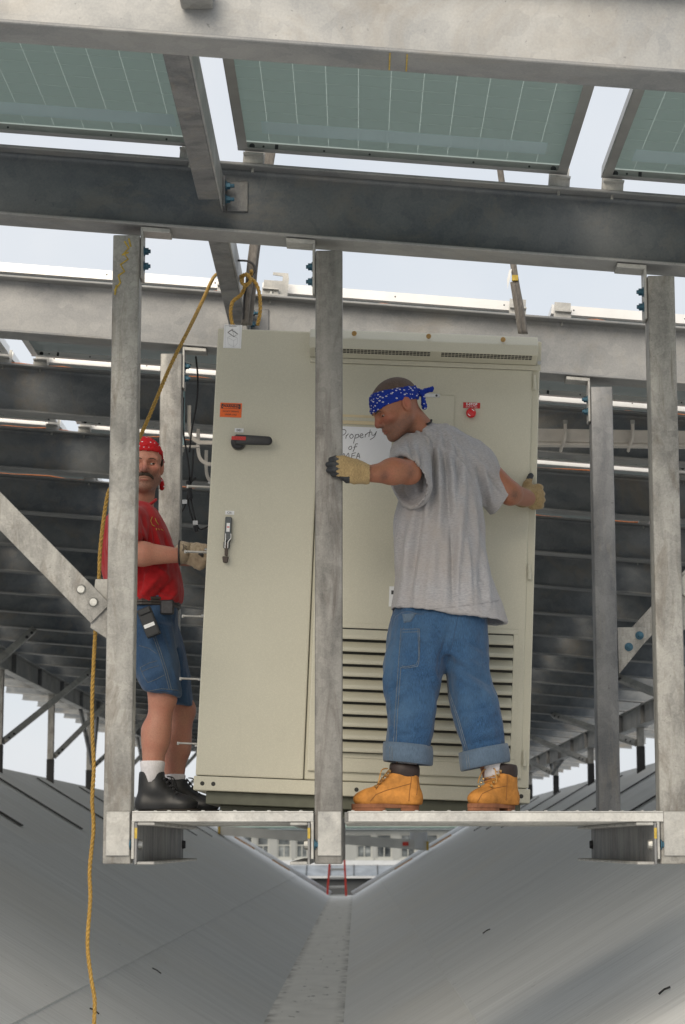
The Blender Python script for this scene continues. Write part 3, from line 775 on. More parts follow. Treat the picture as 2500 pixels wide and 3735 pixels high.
for Ys, YL, YR_ in zip((13.0, 18.1, 23.2, 28.3, 33.4, 38.5, 43.6, 48.7, 53.8, 58.9), (14.6, 19.7, 24.8, 29.9, 35.0, 40.1, 45.2, 50.3, 55.4, 60.5), (11.3, 18.0, 24.7, 31.4, 38.1, 44.8, 51.5, 58.2, 61.0, None)):
    k_ += 1
    for sd, gx, rx, zf, xe, Yp in (('left', LGX, LRX, zl, -3.62, YL), ('right', RGX, RRX, zr, 2.95, YR_)):
        if Yp is None: continue
        s = 1 if gx < 0 else -1
        zg = bz(gx) - .304; zb = zf(gx) + .01
        root = empty('roof_post', (gx, Yp, zb)); O = root.location.copy(); tag(root, 'roof post on the %s ridge, %s from the camera' % (sd, ORD[k_]), 'post', 'posts standing on the ridges')
        MB(O).box((gx - .05, Yp - .05, zb + .35), (gx + .05, Yp + .05, zg - .012)).build('shaft', 'galv_post', root, .004)
        MB(O).box((gx - .056, Yp - .056, zb - .06), (gx + .056, Yp + .056, zb + .3495)).build('rubber_boot', 'strip_black', root, .004)
        MB(O).box((gx - .11, Yp - .09, zg - .0115), (gx + .11, Yp + .09, zg - .001)).build('cap_plate', 'galv_plate', root, .002)
        # knee brace up and inward to the beams
        A = Vector((gx + s * .06, Yp + .02, zb + .40)); kb = round((Yp + 2.4 - BY0) / BSP) + 2
        xt = gx + s * 0.95
        B = Vector((xt, by(kb) + .08, bz(xt) - .006))
        d = (B - A).normalized(); sdv = d.cross(Vector((0, 0, 1))).normalized()
        br = empty('knee_brace', A); tag(br, 'slanting knee brace from the %s roof post on the %s ridge' % (ORD[k_], sd), 'brace', 'knee braces on the ridge posts')
        MB(A).tube([A, B], .055, 4).build('strut', 'galv_plate', br)
        for f in (.04, .09, .91, .96):
            p = A.lerp(B, f); MB(A).hexbolt(p + Vector((s * .03, -.04, 0)), (s * .4, -1, 0), .022, .014, False, 0).build('bolt', 'bolt_dark', br)
        for sgn_, wrd in (((-1, 'towards the camera'), (1, 'away from the camera')) if k_ in (6, 8) else ()):
            C = Vector((gx - s * .02, Yp + sgn_ * 1.25, zg - .01))
            b2_ = empty('side_brace', A); tag(b2_, 'thin brace leaning %s from the %s %s ridge post' % (wrd, ORD[k_], sd), 'brace', 'thin braces on the ridge posts')
            MB(A).tube([A, C], .04, 4).build('strut', 'galv_dark', b2_)
            MB(A).hexbolt(A.lerp(C, .05) + Vector((s * .03, 0, 0)), (s, 0, 0), .02, .012, False, 0).build('bolt', 'bolt_dark', b2_)
        # black flashing strip running down the slope
        n = Vector((s * -(-SL), 0, 1)).normalized()
        x0s = gx
        dirv = Vector((s, 0, -SL)).normalized(); nrm = Vector((s * SL, 0, 1)).normalized()
        P0 = Vector((gx + s * .02, Ys - .07, zf(gx + s * .02))) + nrm * .012; L = abs(xe - gx) / dirv.x * s * s
        L = abs((xe - gx) / dirv.x)
        mb = MB(P0); wv = Vector((0, .14, 0))
        mb.prism([P0, P0 + dirv * L, P0 + dirv * L + wv, P0 + wv], nrm * .014)
        fs = mb.build('flashing_strip', 'strip_black'); tag(fs, 'black flashing strip down the %s roof slope, %s from the camera' % (sd, ORD[k_]), 'strip', 'black strips on the roof slopes')
# ================================================================== FAR BUILDING, LADDER, GANGWAY
BYF = 150.0
def bp(px, py): p = W(px, py, BYF); return p.x, p.z
bl = empty('far_building', (bp(1232, 3265)[0], BYF, -16)); OB = bl.location.copy()
tag(bl, 'pale building with paired windows seen through the roof valley', 'building')
xL, xR = bp(-400, 3000)[0], bp(2900, 3000)[0]
z = lambda py: bp(1232, py)[1]
wins = []
x = 700
cols = [(800, 850), (884, 922), (938, 982), (1012, 1062), (1080, 1124), (1150, 1190), (1205, 1245), (1302, 1358), (1374, 1430), (1462, 1516), (1545, 1600), (1640, 1690)]
def wall_with_holes():
    zt, zb = z(3030), z(3136); wt, wb = z(3042), z(3130)
    xs = [xL]
    for a, b_ in cols: xs += [bp(a, 3080)[0], bp(b_, 3080)[0]]
    xs.append(xR)
    mb = MB(OB)
    mb.box((xL, BYF, wt + .002), (xR, BYF + 8, zt + .1)); mb.box((xL, BYF, zb - 1.0), (xR, BYF + 8, wb - .002))
    for i in range(0, len(xs), 2): mb.box((xs[i], BYF, wb), (xs[i + 1], BYF + 8, wt))
    mb.build('wall', 'wall_pale', bl)
    for a, b_ in cols:
        x0, x1 = bp(a, 3080)[0], bp(b_, 3080)[0]
        m_ = MB(OB); f = .09
        m_.box((x0, BYF + .1, wb), (x0 + f, BYF + .25, wt)).box((x1 - f, BYF + .1, wb), (x1, BYF + .25, wt))
        m_.box((x0 + f, BYF + .1, wt - f), (x1 - f, BYF + .25, wt)).box((x0 + f, BYF + .1, wb), (x1 - f, BYF + .25, wb + f))
        mid = (wb + wt) / 2 + .05
        m_.box((x0 + f, BYF + .12, mid - .04), (x1 - f, BYF + .24, mid + .04)).box(((x0 + x1) / 2 - .03, BYF + .14, wb + f), ((x0 + x1) / 2 + .03, BYF + .23, mid - .04))
        w = m_.build('window', 'window_frame', bl)
        for q0, q1 in ((wb + f, mid - .04), (mid + .04, wt - f)):
            MB(OB).box((x0 + f, BYF + .26, q0), (x1 - f, BYF + .28, q1)).build('pane', 'window_glass', w)
        MB(OB).box((x0 - .1, BYF - .12, wb - .14), (x1 + .1, BYF - .005, wb - .01)).build('sill', 'window_frame', w)
wall_with_holes()
MB(OB).box((xL, BYF - .5, z(3030) + .12), (xR, BYF + .3, z(3018))).box((xL, BYF - .8, z(3018) + .01), (xR, BYF + .3, z(3008))).build('cornice', 'copper_green', bl)
MB(OB).prism([(xL, BYF - .3, z(3007)), (xR, BYF - .3, z(3007)), (xR, BYF + 2.2, z(2935)), (xL, BYF + 2.2, z(2935))], (0, 1.5, 0)).build('slate_roof', 'slate', bl)
MB(OB).box((xL, BYF - 1.2, z(3155)), (xR, BYF - .002, z(3138))).build('ledge', 'trim_white', bl)
lr = MB(OB).prism([(xL, BYF - 3.5, z(3192)), (xR, BYF - 3.5, z(3192)), (xR, BYF - 1.3, z(3156)), (xL, BYF - 1.3, z(3156))], (0, .6, 0)).build('lower_roof', 'slate', bl)
for i in range(40):
    xx = xL + (xR - xL) * i / 39
    MB(OB).prism([(xx, BYF - 3.52, z(3192) + .03), (xx + .06, BYF - 3.52, z(3192) + .03), (xx + .06, BYF - 1.32, z(3156) + .03), (xx, BYF - 1.32, z(3156) + .03)], (0, -.02, .02)).build('seam', 'dark_gap', lr)
MB(OB).box((xL, BYF - 3.9, z(3200)), (xR, BYF - 3.3, z(3193))).build('gutter', 'trim_white', bl)
MB(OB).box((xL, BYF - 3.2, -16), (xR, BYF + 6, z(3200) - .01)).build('lower_wall', 'dark_gap', bl)  # dark colour stands in for the shadow gap below the gutter

# red ladder leaning at the end of the gutter
LY = RY1 - 1.0
o = empty('ladder', W(1232, 3275, LY)); O = o.location.copy(); tag(o, 'red ladder with grey rungs standing at the far end of the gutter', 'ladder')
railp = []
for a, b_ in (((1193, 3282), (1204, 3135)), ((1264, 3280), (1257, 3135))):
    A, B = W(*a, LY), W(*b_, LY + .8); railp.append((A, B))
    d = (B - A)
    MB(O).prism([A + Vector((-.03, -.04, 0)), A + Vector((.03, -.04, 0)), A + Vector((.03, .04, 0)), A + Vector((-.03, .04, 0))], d).build('rail', 'red_plastic', o)
for i in range(5):
    f = .09 + .26 * i * .85
    MB(O).cyl(railp[0][0].lerp(railp[0][1], f) + Vector((.035, 0, 0)), railp[1][0].lerp(railp[1][1], f) - Vector((.035, 0, 0)), .035, 8).build('rung', 'gangway_grey', o)
# aluminium gangway laid across the valley
GYY = RY1 - 6
o = empty('gangway', W(1200, 3070, GYY)); O = o.location.copy(); tag(o, 'long grey metal gangway bridging the roof valley in the distance', 'gangway')
A, B = W(795, 3028, GYY), W(1565, 3085, GYY)
for dy in (0, .5):
    Mv = Vector((0, dy, 0))
    h = Vector((0, 0, .13))
    MB(O).prism([A - h + Mv, B - h + Mv, B + h + Mv, A + h + Mv], (0, .05, 0)).build('side_rail', 'gangway_grey', o)
MB(O).prism([A + Vector((0, .051, -.05)), B + Vector((0, .051, -.05)), B + Vector((0, .051, 0)), A + Vector((0, .051, 0))], (0, .448, 0)).build('walkway', 'gangway_grey', o)
p = W(1480, 3078, GYY); MB(O).box(p + Vector((-.08, -.02, -.05)), p + Vector((.08, -.002, .05))).build('red_marker', 'red_plastic', o)
for a in (800, 1560): 
    p = W(a, 3030 if a < 1000 else 3085, GYY); MB(O).box(p + Vector((-.03, -.03, -.12)), p + Vector((.03, -.002, .12))).build('yellow_marker', 'yellow_paint', o)
o = MB(W(1528, 3085, GYY)).cyl(W(1528, 3095, GYY + .2), W(1528, 3035, GYY + .2), .24, 16).build('white_bucket', 'trim_white'); tag(o, 'pale bucket standing on the far gangway', 'bucket')

# ================================================================== CABINET (hung in slings, leaning a little to the right)
CT = math.radians(2.3); CYF = 8.80
CP0 = W(712, 2862, CYF)
cab = empty('electrical_cabinet', CP0, (0, CT, 0))
tag(cab, 'tall beige metal electrical cabinet with louvres, hanging between the two men', 'cabinet')
def cu(px, py):
    p = W(px, py, CYF) - CP0
    return p.x * math.cos(CT) - p.z * math.sin(CT), p.x * math.sin(CT) + p.z * math.cos(CT)
def cbox(a, b_, y0, y1, name, mat, parent=None, bev=.003, seg=1):
    (u0, w0), (u1, w1) = cu(*a), cu(*b_)
    return MB().box((min(u0, u1), y0, min(w0, w1)), (max(u0, u1), y1, max(w0, w1))).build(name, mat, parent or cab, bev, False, seg)
CW, CHh, CD = 1.362, 1.915, .80
W0 = cu(1300, 2885)[1]
uD = cu(1146, 2000)[0]; uR = CW
wB = .036
MB().box((.004, .03, wB), (CW - .004, CD, CHh - .004)).build('body', 'powder', cab, .004)
MB().box((0, -.002, wB + .003), (uD - .004, .0295, CHh)).build('left_door', 'powder', cab, .006, False, 2)
# right bay: frame, recessed door, hood
fu0 = uD
MB().box((fu0, .004, wB + .003), (CW, .0295, CHh - .004)).build('right_frame', 'powder', cab, .004)
dd = (fu0 + .010, .075); dt = CHh - .135
rd = MB().box((dd[0], -.014, dd[1]), (CW - .032, .0035, dt)).build('right_door', 'powder', cab, .006, False, 2)
MB().box((-.006, -.006, -.022), (CW + .006, CD, wB)).build('base_rail', 'powder', cab, .003)
for u in (.03, .075, .66, CW - .03): MB().cyl((u, -.0065, .006), (u, -.0058, .006), .009, 14).build('hole', 'vent_dark', cab)
MB().box((.045, .03, -.075), (CW - .03, CD - .03, -.0225)).build('skid', 'skid_green', cab, .003)
MB().box((.10, .10, -.105), (CW - .10, CD - .1, -.0755)).build('skid_beam', 'skid_green', cab, .003)
# hood with vent slots
hu0, hu1 = cu(1150, 1250)[0] - .02, CW - .018
hz0, hz1 = CHh - .112, CHh - .006
hood = MB().prism([(hu0, -.115, hz0 + .018), (hu0, -.115, hz1 - .045), (hu0, -.075, hz1), (hu0, .0035, hz1), (hu0, .0035, hz0), (hu0, -.02, hz0)], (hu1 - hu0, 0, 0)).build('vent_hood', 'powder', cab, .0025)
MB().box((hu0 + .002, -.014, hz0 - .022), (hu1 + .010, .0035, hz0 - .001)).build('hood_lip', 'powder', cab, .002)
nv = 62
sl = MB()
for i in range(nv):
    u = hu0 + .03 + i * (hu1 - hu0 - .06) / (nv - 1)
    if abs(i - nv * .55) < 1.2: continue
    for jj in range(3):
        f = .10 + .16 * jj; yy = -.115 + f * .095; zz = hz0 + .018 - f * .018
        M = Matrix.Translation((u, yy, zz)) @ Matrix.Rotation(math.atan2(-.018, .095), 4, 'X')
        sl.box((-.006, -.0036, -.0016), (.006, .0036, .0004), M)
so = sl.build('vent_slots', 'vent_dark', hood); so['kind'] = 'stuff'
for px, py in ((1293, 1237), (1561, 1247), (1829, 1259)):
    u, w = cu(px, py); MB().cyl((u, -.121, w - .004), (u, -.1135, w - .004), .0105, 18).cyl((u, -.1225, w - .004), (u, -.1211, w - .004), .004, 8).build('brass_screw', 'brass', hood, .001)
for px, py in ((1146, 1291), (1412, 1303), (1700, 1315), (1967, 1327)):
    u, w = cu(px, py); MB().cyl((u, -.019, w), (u, -.0138, w), .0085, 14, .006).build('screw', 'steel', cab)
MB().box((fu0 - .014, -.008, CHh - .14), (fu0 + .006, .0, CHh - .02)).build('corner_plate', 'powder', cab, .0015)
MB().box((CW - .016, -.0055, hz0 - .02), (CW + .004, .0035, CHh - .008)).build('corner_plate', 'powder', cab, .0015)
# louvre panel: each louvre its own blade
lu0, lu1 = cu(1190, 2500)[0], cu(1868, 2500)[0]; lw0, lw1 = cu(1500, 2756)[1], cu(1500, 2300)[1]
lv = MB().box((lu0 - .02, -.018, lw0 - .02), (lu1 + .02, -.0145, lw0)).box((lu0 - .02, -.018, lw1), (lu1 + .02, -.0145, lw1 + .02)).box((lu0 - .02, -.018, lw0 + .0005), (lu0, -.0145, lw1 - .0005)).box((lu1, -.018, lw0 + .0005), (lu1 + .02, -.0145, lw1 - .0005)).build('louvre_frame', 'powder', cab, .001)
MB().box((lu0, -.0152, lw0 + .001), (lu1, -.0142, lw1 - .001)).build('louvre_back', 'vent_dark', cab)
nl = 10; ph = (lw1 - lw0) / nl
blade = MB().prism([(0, -.0155, .006), (0, -.044, .0), (0, -.0475, .004), (0, -.0475, ph * .30), (0, -.0155, ph * .86)], (lu1 - lu0 - .004, 0, 0)).mesh('louvre', .0015); blade.materials.append(MATS['powder'])
for i in range(nl): inst('louvre', blade, cab, (lu0 + .002, 0, lw0 + i * ph + .002))
# hinges on right edge
for py in (1400, 2090, 2770):
    u, w = cu(1962, py); u = CW - .022
    MB().cyl((u, -.017, w - .03), (u, -.017, w + .002), .008, 10).cyl((u - .002, -.016, w + .003), (u - .002, -.016, w + .033), .0065, 10).build('hinge', 'powder', cab)
# small access flap with steel hinge
fl = cbox((1500, 1440), (1655, 1562), -.020, -.0145, 'access_flap', 'powder', None, .002)
cbox((1527, 1437), (1604, 1454), -.0225, -.0203, 'flap_hinge', 'steel', fl, .0008)
u, w = cu(1592, 1447); MB().cyl((u, -.0232, w), (u, -.0226, w), .005, 10).build('hinge_hole', 'vent_dark', fl)
# E-stop
es = cbox((1690, 1470), (1751, 1493), -.0165, -.0143, 'e_stop_sign', 'label_red', None, .0003)
u, w = cu(1720.5, 1478); text_obj('lettering', 'E-STOP', .0145, 'white_label', es, (u, -.0170, w), bold=.0004)
u, w = cu(1720.5, 1487.5); text_obj('lettering', '(PUSH TO TRIP)', .0068, 'white_label', es, (u, -.0170, w))
u, w = cu(1717, 1513)
bt = MB().tube([(u, -.0145, w), (u, -.030, w), (u, -.031, w), (u, -.044, w), (u, -.050, w)], [.012, .012, .0205, .0205, .012], 24).build('e_stop_button', 'button_red', cab, smooth=True)
for a0 in (.5, 3.6):
    MB().tube([(u + .0135 * math.cos(a0 + q * .3), -.0485, w + .0135 * math.sin(a0 + q * .3)) for q in range(4)], .0022, 5).build('arrow_mark', 'white_label', bt)
# taped paper sign, handwritten
pp = cbox((1180, 1555), (1426, 1700), -.0168, -.0145, 'paper_sign', 'paper', None, 0)
pp.data.materials[0] = MATS['paper']
cbox((1172, 1511), (1432, 1530), -.0158, -.0146, 'tape', 'tape', pp, 0); cbox((1172, 1533), (1434, 1556), -.0182, -.0171, 'tape', 'tape', pp, 0)
strokes = [
    [(1236, 1626), (1240, 1598), (1244, 1572)], [(1240, 1574), (1256, 1569), (1263, 1577), (1256, 1588), (1242, 1592)],     # P
    [(1262, 1603), (1264, 1590)], [(1264, 1593), (1272, 1585)],                                                            # r
    [(1282, 1587), (1276, 1594), (1281, 1602), (1289, 1596), (1287, 1588), (1281, 1586)],                                  # o
    [(1298, 1588), (1294, 1604), (1290, 1620)], [(1298, 1590), (1308, 1587), (1308, 1597), (1297, 1601)],                  # p
    [(1315, 1594), (1325, 1589), (1319, 1585), (1313, 1594), (1318, 1600), (1327, 1596)],                                  # e
    [(1332, 1598), (1334, 1586)], [(1333, 1590), (1341, 1583)],                                                            # r
    [(1351, 1570), (1346, 1596)], [(1341, 1582), (1357, 1578)],                                                            # t
    [(1357, 1580), (1358, 1590), (1367, 1588), (1374, 1576)], [(1374, 1576), (1366, 1596), (1350, 1606)],                  # y
    [(1279, 1630), (1272, 1637), (1277, 1643), (1284, 1637), (1281, 1629)],                                                # o
    [(1306, 1622), (1298, 1623), (1293, 1640), (1288, 1650)], [(1290, 1634), (1303, 1632)],                                # f
    [(1250, 1678), (1254, 1656), (1262, 1668), (1272, 1655), (1274, 1676)],                                                # M
    [(1282, 1676), (1285, 1656)], [(1285, 1657), (1299, 1654)], [(1283, 1666), (1295, 1664)],                              # F
    [(1300, 1676), (1308, 1655), (1313, 1674)], [(1302, 1668), (1312, 1666)]]                                              # A
mb = MB()
for s_ in strokes:
    q = [cu(a, b_) for a, b_ in s_]; mb.tube(smoothpath([(a, -.0172, b_) for a, b_ in q], 4), .0012, 4)
mb.build('handwriting', 'label_ink', pp)
# second small notice by the worker's back
ntc = cbox((1421, 2140), (1460, 2215), -.0165, -.0145, 'notice', 'white_label', None, 0)
cbox((1428, 2155), (1440, 2170), -.0169, -.0166, 'print', 'label_ink', ntc, 0)
# left door: lifting label, warning label, disconnect handle, breaker handle
lab = cbox((819, 1184), (880, 1272), -.0036, -.0024, 'lifting_label', 'white_label', None, 0)
def lline(pts, r, mat, par, y=-.0040):
    mb = MB(); q = [cu(a, b_) for a, b_ in pts]; mb.tube([(a, y, b_) for a, b_ in q], r, 4); return mb.build('print', mat, par)
u, w = cu(850, 1191); text_obj('lettering', 'CAUTION', .0068, 'label_ink', lab, (u, -.0040, w))
lline([(822, 1187), (877, 1188), (876, 1269), (822, 1267), (822, 1187)], .0004, 'label_grey', lab)
lline([(832, 1213), (846, 1205), (868, 1219), (854, 1229), (832, 1213)], .0012, 'label_ink', lab)
for q in ((832, 1213), (868, 1219), (846, 1205), (854, 1229)): lline([(848, 1200), q], .0004, 'label_ink', lab)
lline([(831, 1232), (833, 1255), (853, 1266), (866, 1254), (868, 1234), (853, 1243), (831, 1232)], .0004, 'label_grey', lab)
lline([(853, 1243), (853, 1266)], .0004, 'label_grey', lab); lline([(831, 1232), (846, 1224), (868, 1234)], .0004, 'label_grey', lab)
wl_ = cbox((805, 1469), (881, 1524), -.0036, -.0024, 'warning_label', 'label_orange', None, 0)
cbox((809, 1473), (878, 1493), -.0042, -.0037, 'print', 'label_ink', wl_, 0)
MB().prism([(a, -.0047, b_) for a, b_ in [cu(812, 1483), cu(817, 1475.5), cu(871, 1477.5), cu(875, 1485.5), cu(870, 1491), cu(816, 1490)]], (0, .0004, 0)).build('print', 'label_orange', wl_)
u, w = cu(844, 1483); text_obj('lettering', 'WARNING', .0150, 'label_ink', wl_, (u, -.0052, w), sx=.95, bold=.0005)
u, w = cu(843, 1501.5); text_obj('lettering', 'DO NOT OPERATE', .0092, 'label_ink', wl_, (u, -.0042, w), sx=.86)
u, w = cu(842.5, 1513); text_obj('lettering', 'UNDER LOAD', .0092, 'label_ink', wl_, (u, -.0042, w), sx=.86)
d1 = cbox((857, 1562), (889, 1578), -.0036, -.0024, 'name_plate', 'white_label', None, 0)
u, w = cu(873, 1570); text_obj('lettering', 'DS1', .0125, 'label_ink', d1, (u, -.0040, w), bold=.0003)
c1 = cbox((823, 1863), (855, 1878), -.0036, -.0024, 'name_plate', 'white_label', None, 0)
u, w = cu(839, 1870.5); text_obj('lettering', 'CB1', .0125, 'label_ink', c1, (u, -.0040, w))
u, w = cu(871, 1617)
hd = MB().tube([(u, -.0024, w), (u, -.03, w), (u, -.036, w), (u, -.040, w)], [.031, .031, .029, .022], 28).build('disconnect_handle', 'handle_black', cab, smooth=True)
p0, p1 = cu(862, 1612), cu(980, 1617)
mb = MB()
n = 14; prof = []
L_ = p1[0] - p0[0]
for i in range(n + 1):
    a = -math.pi / 2 + math.pi * i / n; prof.append((p0[0] + L_ + .018 * math.cos(a), -.042, p1[1] + .018 * math.sin(a)))
prof += [(p0[0], -.042, p0[1] + .021), (p0[0], -.042, p0[1] - .021)]
mb.prism(prof, (0, -.024, 0)).build('lever', 'handle_black', hd, .005, True, 2)
r0, r1 = cu(849, 1602), cu(903, 1617); rb = MB()
for i in range(9):
    a = r0[0] + i * .0066; rb.box((a, -.0685 - (.0012 if 2 < i < 6 and i % 2 else 0), r1[1]), (a + .0064, -.0665, r0[1]))
rb.build('red_grip', 'handle_red', hd)
bx0, bx1 = cu(825, 1888), cu(848, 2003)
br_ = MB().box((bx0[0] - .001, -.028, bx1[1] + .03), (bx0[0] + .026, -.0024, bx0[1])).box((bx0[0] - .004, -.020, bx1[1]), (bx0[0] + .022, -.0024, bx1[1] + .029)).build('breaker_handle', 'breaker_grey', cab, .003)
q0, q1 = cu(829, 1911), cu(837, 1943); MB().box((q0[0], -.0292, q1[1]), (q1[0] + .003, -.0282, q0[1])).build('scale_plate', 'white_label', br_)
q0, q1 = cu(830, 1924), cu(837, 1928); MB().box((q0[0], -.0298, q1[1]), (q1[0] + .002, -.0293, q0[1])).build('print', 'button_red', br_)
mb = MB()
for dx in (-5, 5):
    P_ = [cu(835 + dx * 1.9, 1950), cu(835 + dx * 1.9, 1967), cu(829 + dx, 1980), cu(828 + dx, 2003)]
    mb.tube([(a, -.030, b_) for a, b_ in P_], .0022, 6)
mb.build('wire_bail', 'steel', br_)
P_ = [cu(829, 1985), cu(827, 2030)]; mb = MB(); mb.box((P_[0][0] - .007, -.027, P_[1][1]), (P_[0][0] + .007, -.019, P_[0][1])).build('pull_tab', 'breaker_brown', br_, .002)
a0 = cu(824, 2052); MB().prism([(a0[0] - .014, -.034, a0[1] + .022), (a0[0] + .014, -.034, a0[1] + .022), (a0[0] + .009, -.034, a0[1] - .004), (a0[0] - .009, -.034, a0[1] - .004)], (0, .02, 0)).build('pull_knob', 'breaker_brown', br_, .003)
# lifting eyes on top
for u in (cu(905, 1190)[0], CW - .07):
    MB().tube([(u + .03 * math.cos(a * math.pi / 8), .35, CHh + .028 + .03 * math.sin(a * math.pi / 8)) for a in range(16)], .008, 8, closed=True).build('lifting_eye', 'steel', cab, smooth=True)
# flat bars and screws sticking out of the cabinet's left side
for i, py in enumerate((1735, 1980, 2222, 2457, 2700)):
    u0, w0 = cu(640 + i * 12, py); u1, w1 = cu(790 - i * 10, py - 8)
    xa = -.115 + .004 * i; yb = .25
    w = cu(700, py)[1]
    MB().box((xa, yb, w - .006), (.0, yb + .025, w + .001)).cyl((xa, yb + .012, w - .010), (xa, yb + .012, w + .003), .006, 10).build('side_bar', 'galv_plate', cab, .001)
    MB().cyl((-.012, .04, w - .02), (.0035, .04, w - .02), .005, 8).build('side_screw', 'steel', cab)

# ---------------------------------------------------------------- slings
def ribbon(name, pts, wdt, thick, mat, parent, O):
    """flat webbing along pts with width in X"""
    pts = smoothpath(pts, 6); mb = MB(O); rings = []
    for i, p in enumerate(pts):
        wv = Vector((wdt / 2, 0, 0)); tv = Vector((0, thick / 2, 0)); c = thick * .5
        ring = [p - wv - tv * .3, p - wv * .8 - tv, p + wv * .8 - tv, p + wv - tv * .3, p + wv + tv * .3, p + wv * .8 + tv, p - wv * .8 + tv, p - wv + tv * .3]
        rings.append([mb._v(q) for q in ring])
    for i in range(len(rings) - 1):
        for j in range(8): mb.bm.faces.new((rings[i][j], rings[i][(j + 1) % 8], rings[i + 1][(j + 1) % 8], rings[i + 1][j]))
    mb.bm.faces.new(rings[0]); mb.bm.faces.new(list(reversed(rings[-1])))
    return mb.build(name, mat, parent, 0, True)
SY = 9.2
o = empty('lifting_sling', W(905, 1190, SY)); O = o.location.copy(); tag(o, 'grey webbing sling rising from the cabinet top left corner', 'sling', 'slings lifting the cabinet')
ribbon('webbing', [W(900, 1186, SY), W(912, 1080, SY), W(930, 900, SY), W(985, 560, SY), W(1040, 200, SY), W(1110, -300, SY)], .05, .012, 'sling_web', o, O)
ribbon('webbing', [W(893, 1186, SY - .03), W(903, 1090, SY - .03), W(918, 990, SY - .03), W(934, 880, SY - .03)], .03, .02, 'sling_web', o, O)
MB(O).tube(smoothpath([W(888, 1165, SY - .04), W(897, 1050, SY - .04), W(930, 985, SY - .04), W(912, 955, SY - .04), W(868, 950, SY - .03)], 6), .005, 6).build('dark_cord', 'black_cable', o)
o = empty('lifting_sling', W(1910, 1215, SY)); O = o.location.copy(); tag(o, 'grey webbing sling rising from the cabinet top right corner', 'sling', 'slings lifting the cabinet')
ribbon('webbing', [W(1915, 1218, SY), W(1898, 1110, SY), W(1876, 985, SY), W(1825, 620, SY), W(1780, 300, SY), W(1700, -300, SY)], .028, .014, 'sling_web', o, O)
ribbon('webbing', [W(1907, 1216, SY - .02), W(1892, 1120, SY - .02), W(1878, 1030, SY - .02)], .04, .02, 'sling_web', o, O)
ribbon('webbing', [W(1900, 1217, SY - .035), W(1888, 1120, SY - .035), W(1874, 1035, SY - .035)], .014, .012, 'sling_web', o, O)
p = W(1878, 1015, SY - .03); MB(O).box(p + Vector((-.012, -.012, -.012)), p + Vector((.014, .01, .012))).build('tag', 'yellow_paint', o)
P_ = [W(1858, 985, SY - .02), W(1868, 980, SY - .02), W(1860, 1020, SY - .02), W(1852, 1055, SY - .02), W(1850, 1020, SY - .02)]
MB(O).prism(P_, (0, .003, 0)).build('paper_tag', 'white_label', o)

# ---------------------------------------------------------------- yellow rope
def rope(name, pts, r, mat, parent, O, pitch=.055):
    P = smoothpath(pts, 10); mb = MB(O)
    # resample
    out = [P[0]]; step = .008; acc = 0
    for i in range(1, len(P)):
        seg = P[i] - P[i - 1]; L = seg.length; d = 0
        while acc + (L - d) >= step:
            d += step - acc; out.append(P[i - 1] + seg * (d / L)); acc = 0
        acc += L - d
    n = len(out)
    for s_ in range(3):
        q = []
        ref = None
        for i in range(n):
            d = (out[min(i + 1, n - 1)] - out[max(i - 1, 0)]).normalized()
            a_ = Vector((0, 1, 0)); a_ = (a_ - d * a_.dot(d)).normalized(); b_ = d.cross(a_)
            ph = 2 * math.pi * (i * step / pitch + s_ / 3)
            q.append(out[i] + (a_ * math.cos(ph) + b_ * math.sin(ph)) * r * .55)
        mb.tube(q, r * .56, 6)
    return mb.build(name, mat, parent, 0, True)
KY = 9.1
p_k = W(885, 1025, KY)
ro = empty('yellow_rope', p_k); tag(ro, 'twisted yellow rope knotted above the cabinet and hanging down past the left post', 'rope')
rope('long_end', [W(885, 1025, KY), W(880, 1005, 9.5), W(858, 990, 9.76), W(820, 988, 9.80), W(788, 1003, 9.72), W(770, 1030, 9.5), W(745, 1085, 9.1), W(690, 1200, 8.6), W(620, 1340, 8.45), W(540, 1530, 8.35), W(470, 1680, 8.33), W(420, 1760, 8.32), W(395, 1800, 8.32), W(378, 1900, 8.32), W(366, 2010, 8.32), W(362, 2100, 8.32),
     W(352, 2250, 8.3), W(346, 2350, 8.3), W(338, 2520, 8.3), W(338, 2680, 8.3), W(343, 2800, 8.3), W(337, 2920, 8.3), W(342, 3020, 8.3), W(328, 3170, 8.3), W(330, 3280, 8.3), W(320, 3440, 8.3), W(332, 3560, 8.3), W(346, 3650, 8.3), W(343, 3760, 8.3), W(345, 3900, 8.3)], .0078, 'rope_yellow', ro, p_k)
rope('knot', [W(878, 1010, KY), W(900, 1000, KY - .05), W(915, 1022, KY - .05), W(898, 1040, KY - .05), W(882, 1028, KY - .04), W(890, 1005, KY + .03), W(918, 1000, KY + .02), W(915, 985, KY)], .0082, 'rope_yellow', ro, p_k)
rope('loop', [W(898, 1035, KY - .04), W(880, 1075, KY), W(850, 1100, KY), W(842, 1140, KY), W(848, 1180, KY), W(860, 1200, KY)], .0082, 'rope_yellow', ro, p_k)
rope('loop', [W(908, 1010, KY - .03), W(935, 1035, KY), W(948, 1080, KY), W(950, 1130, KY), W(944, 1170, KY), W(938, 1190, KY)], .0082, 'rope_yellow', ro, p_k)

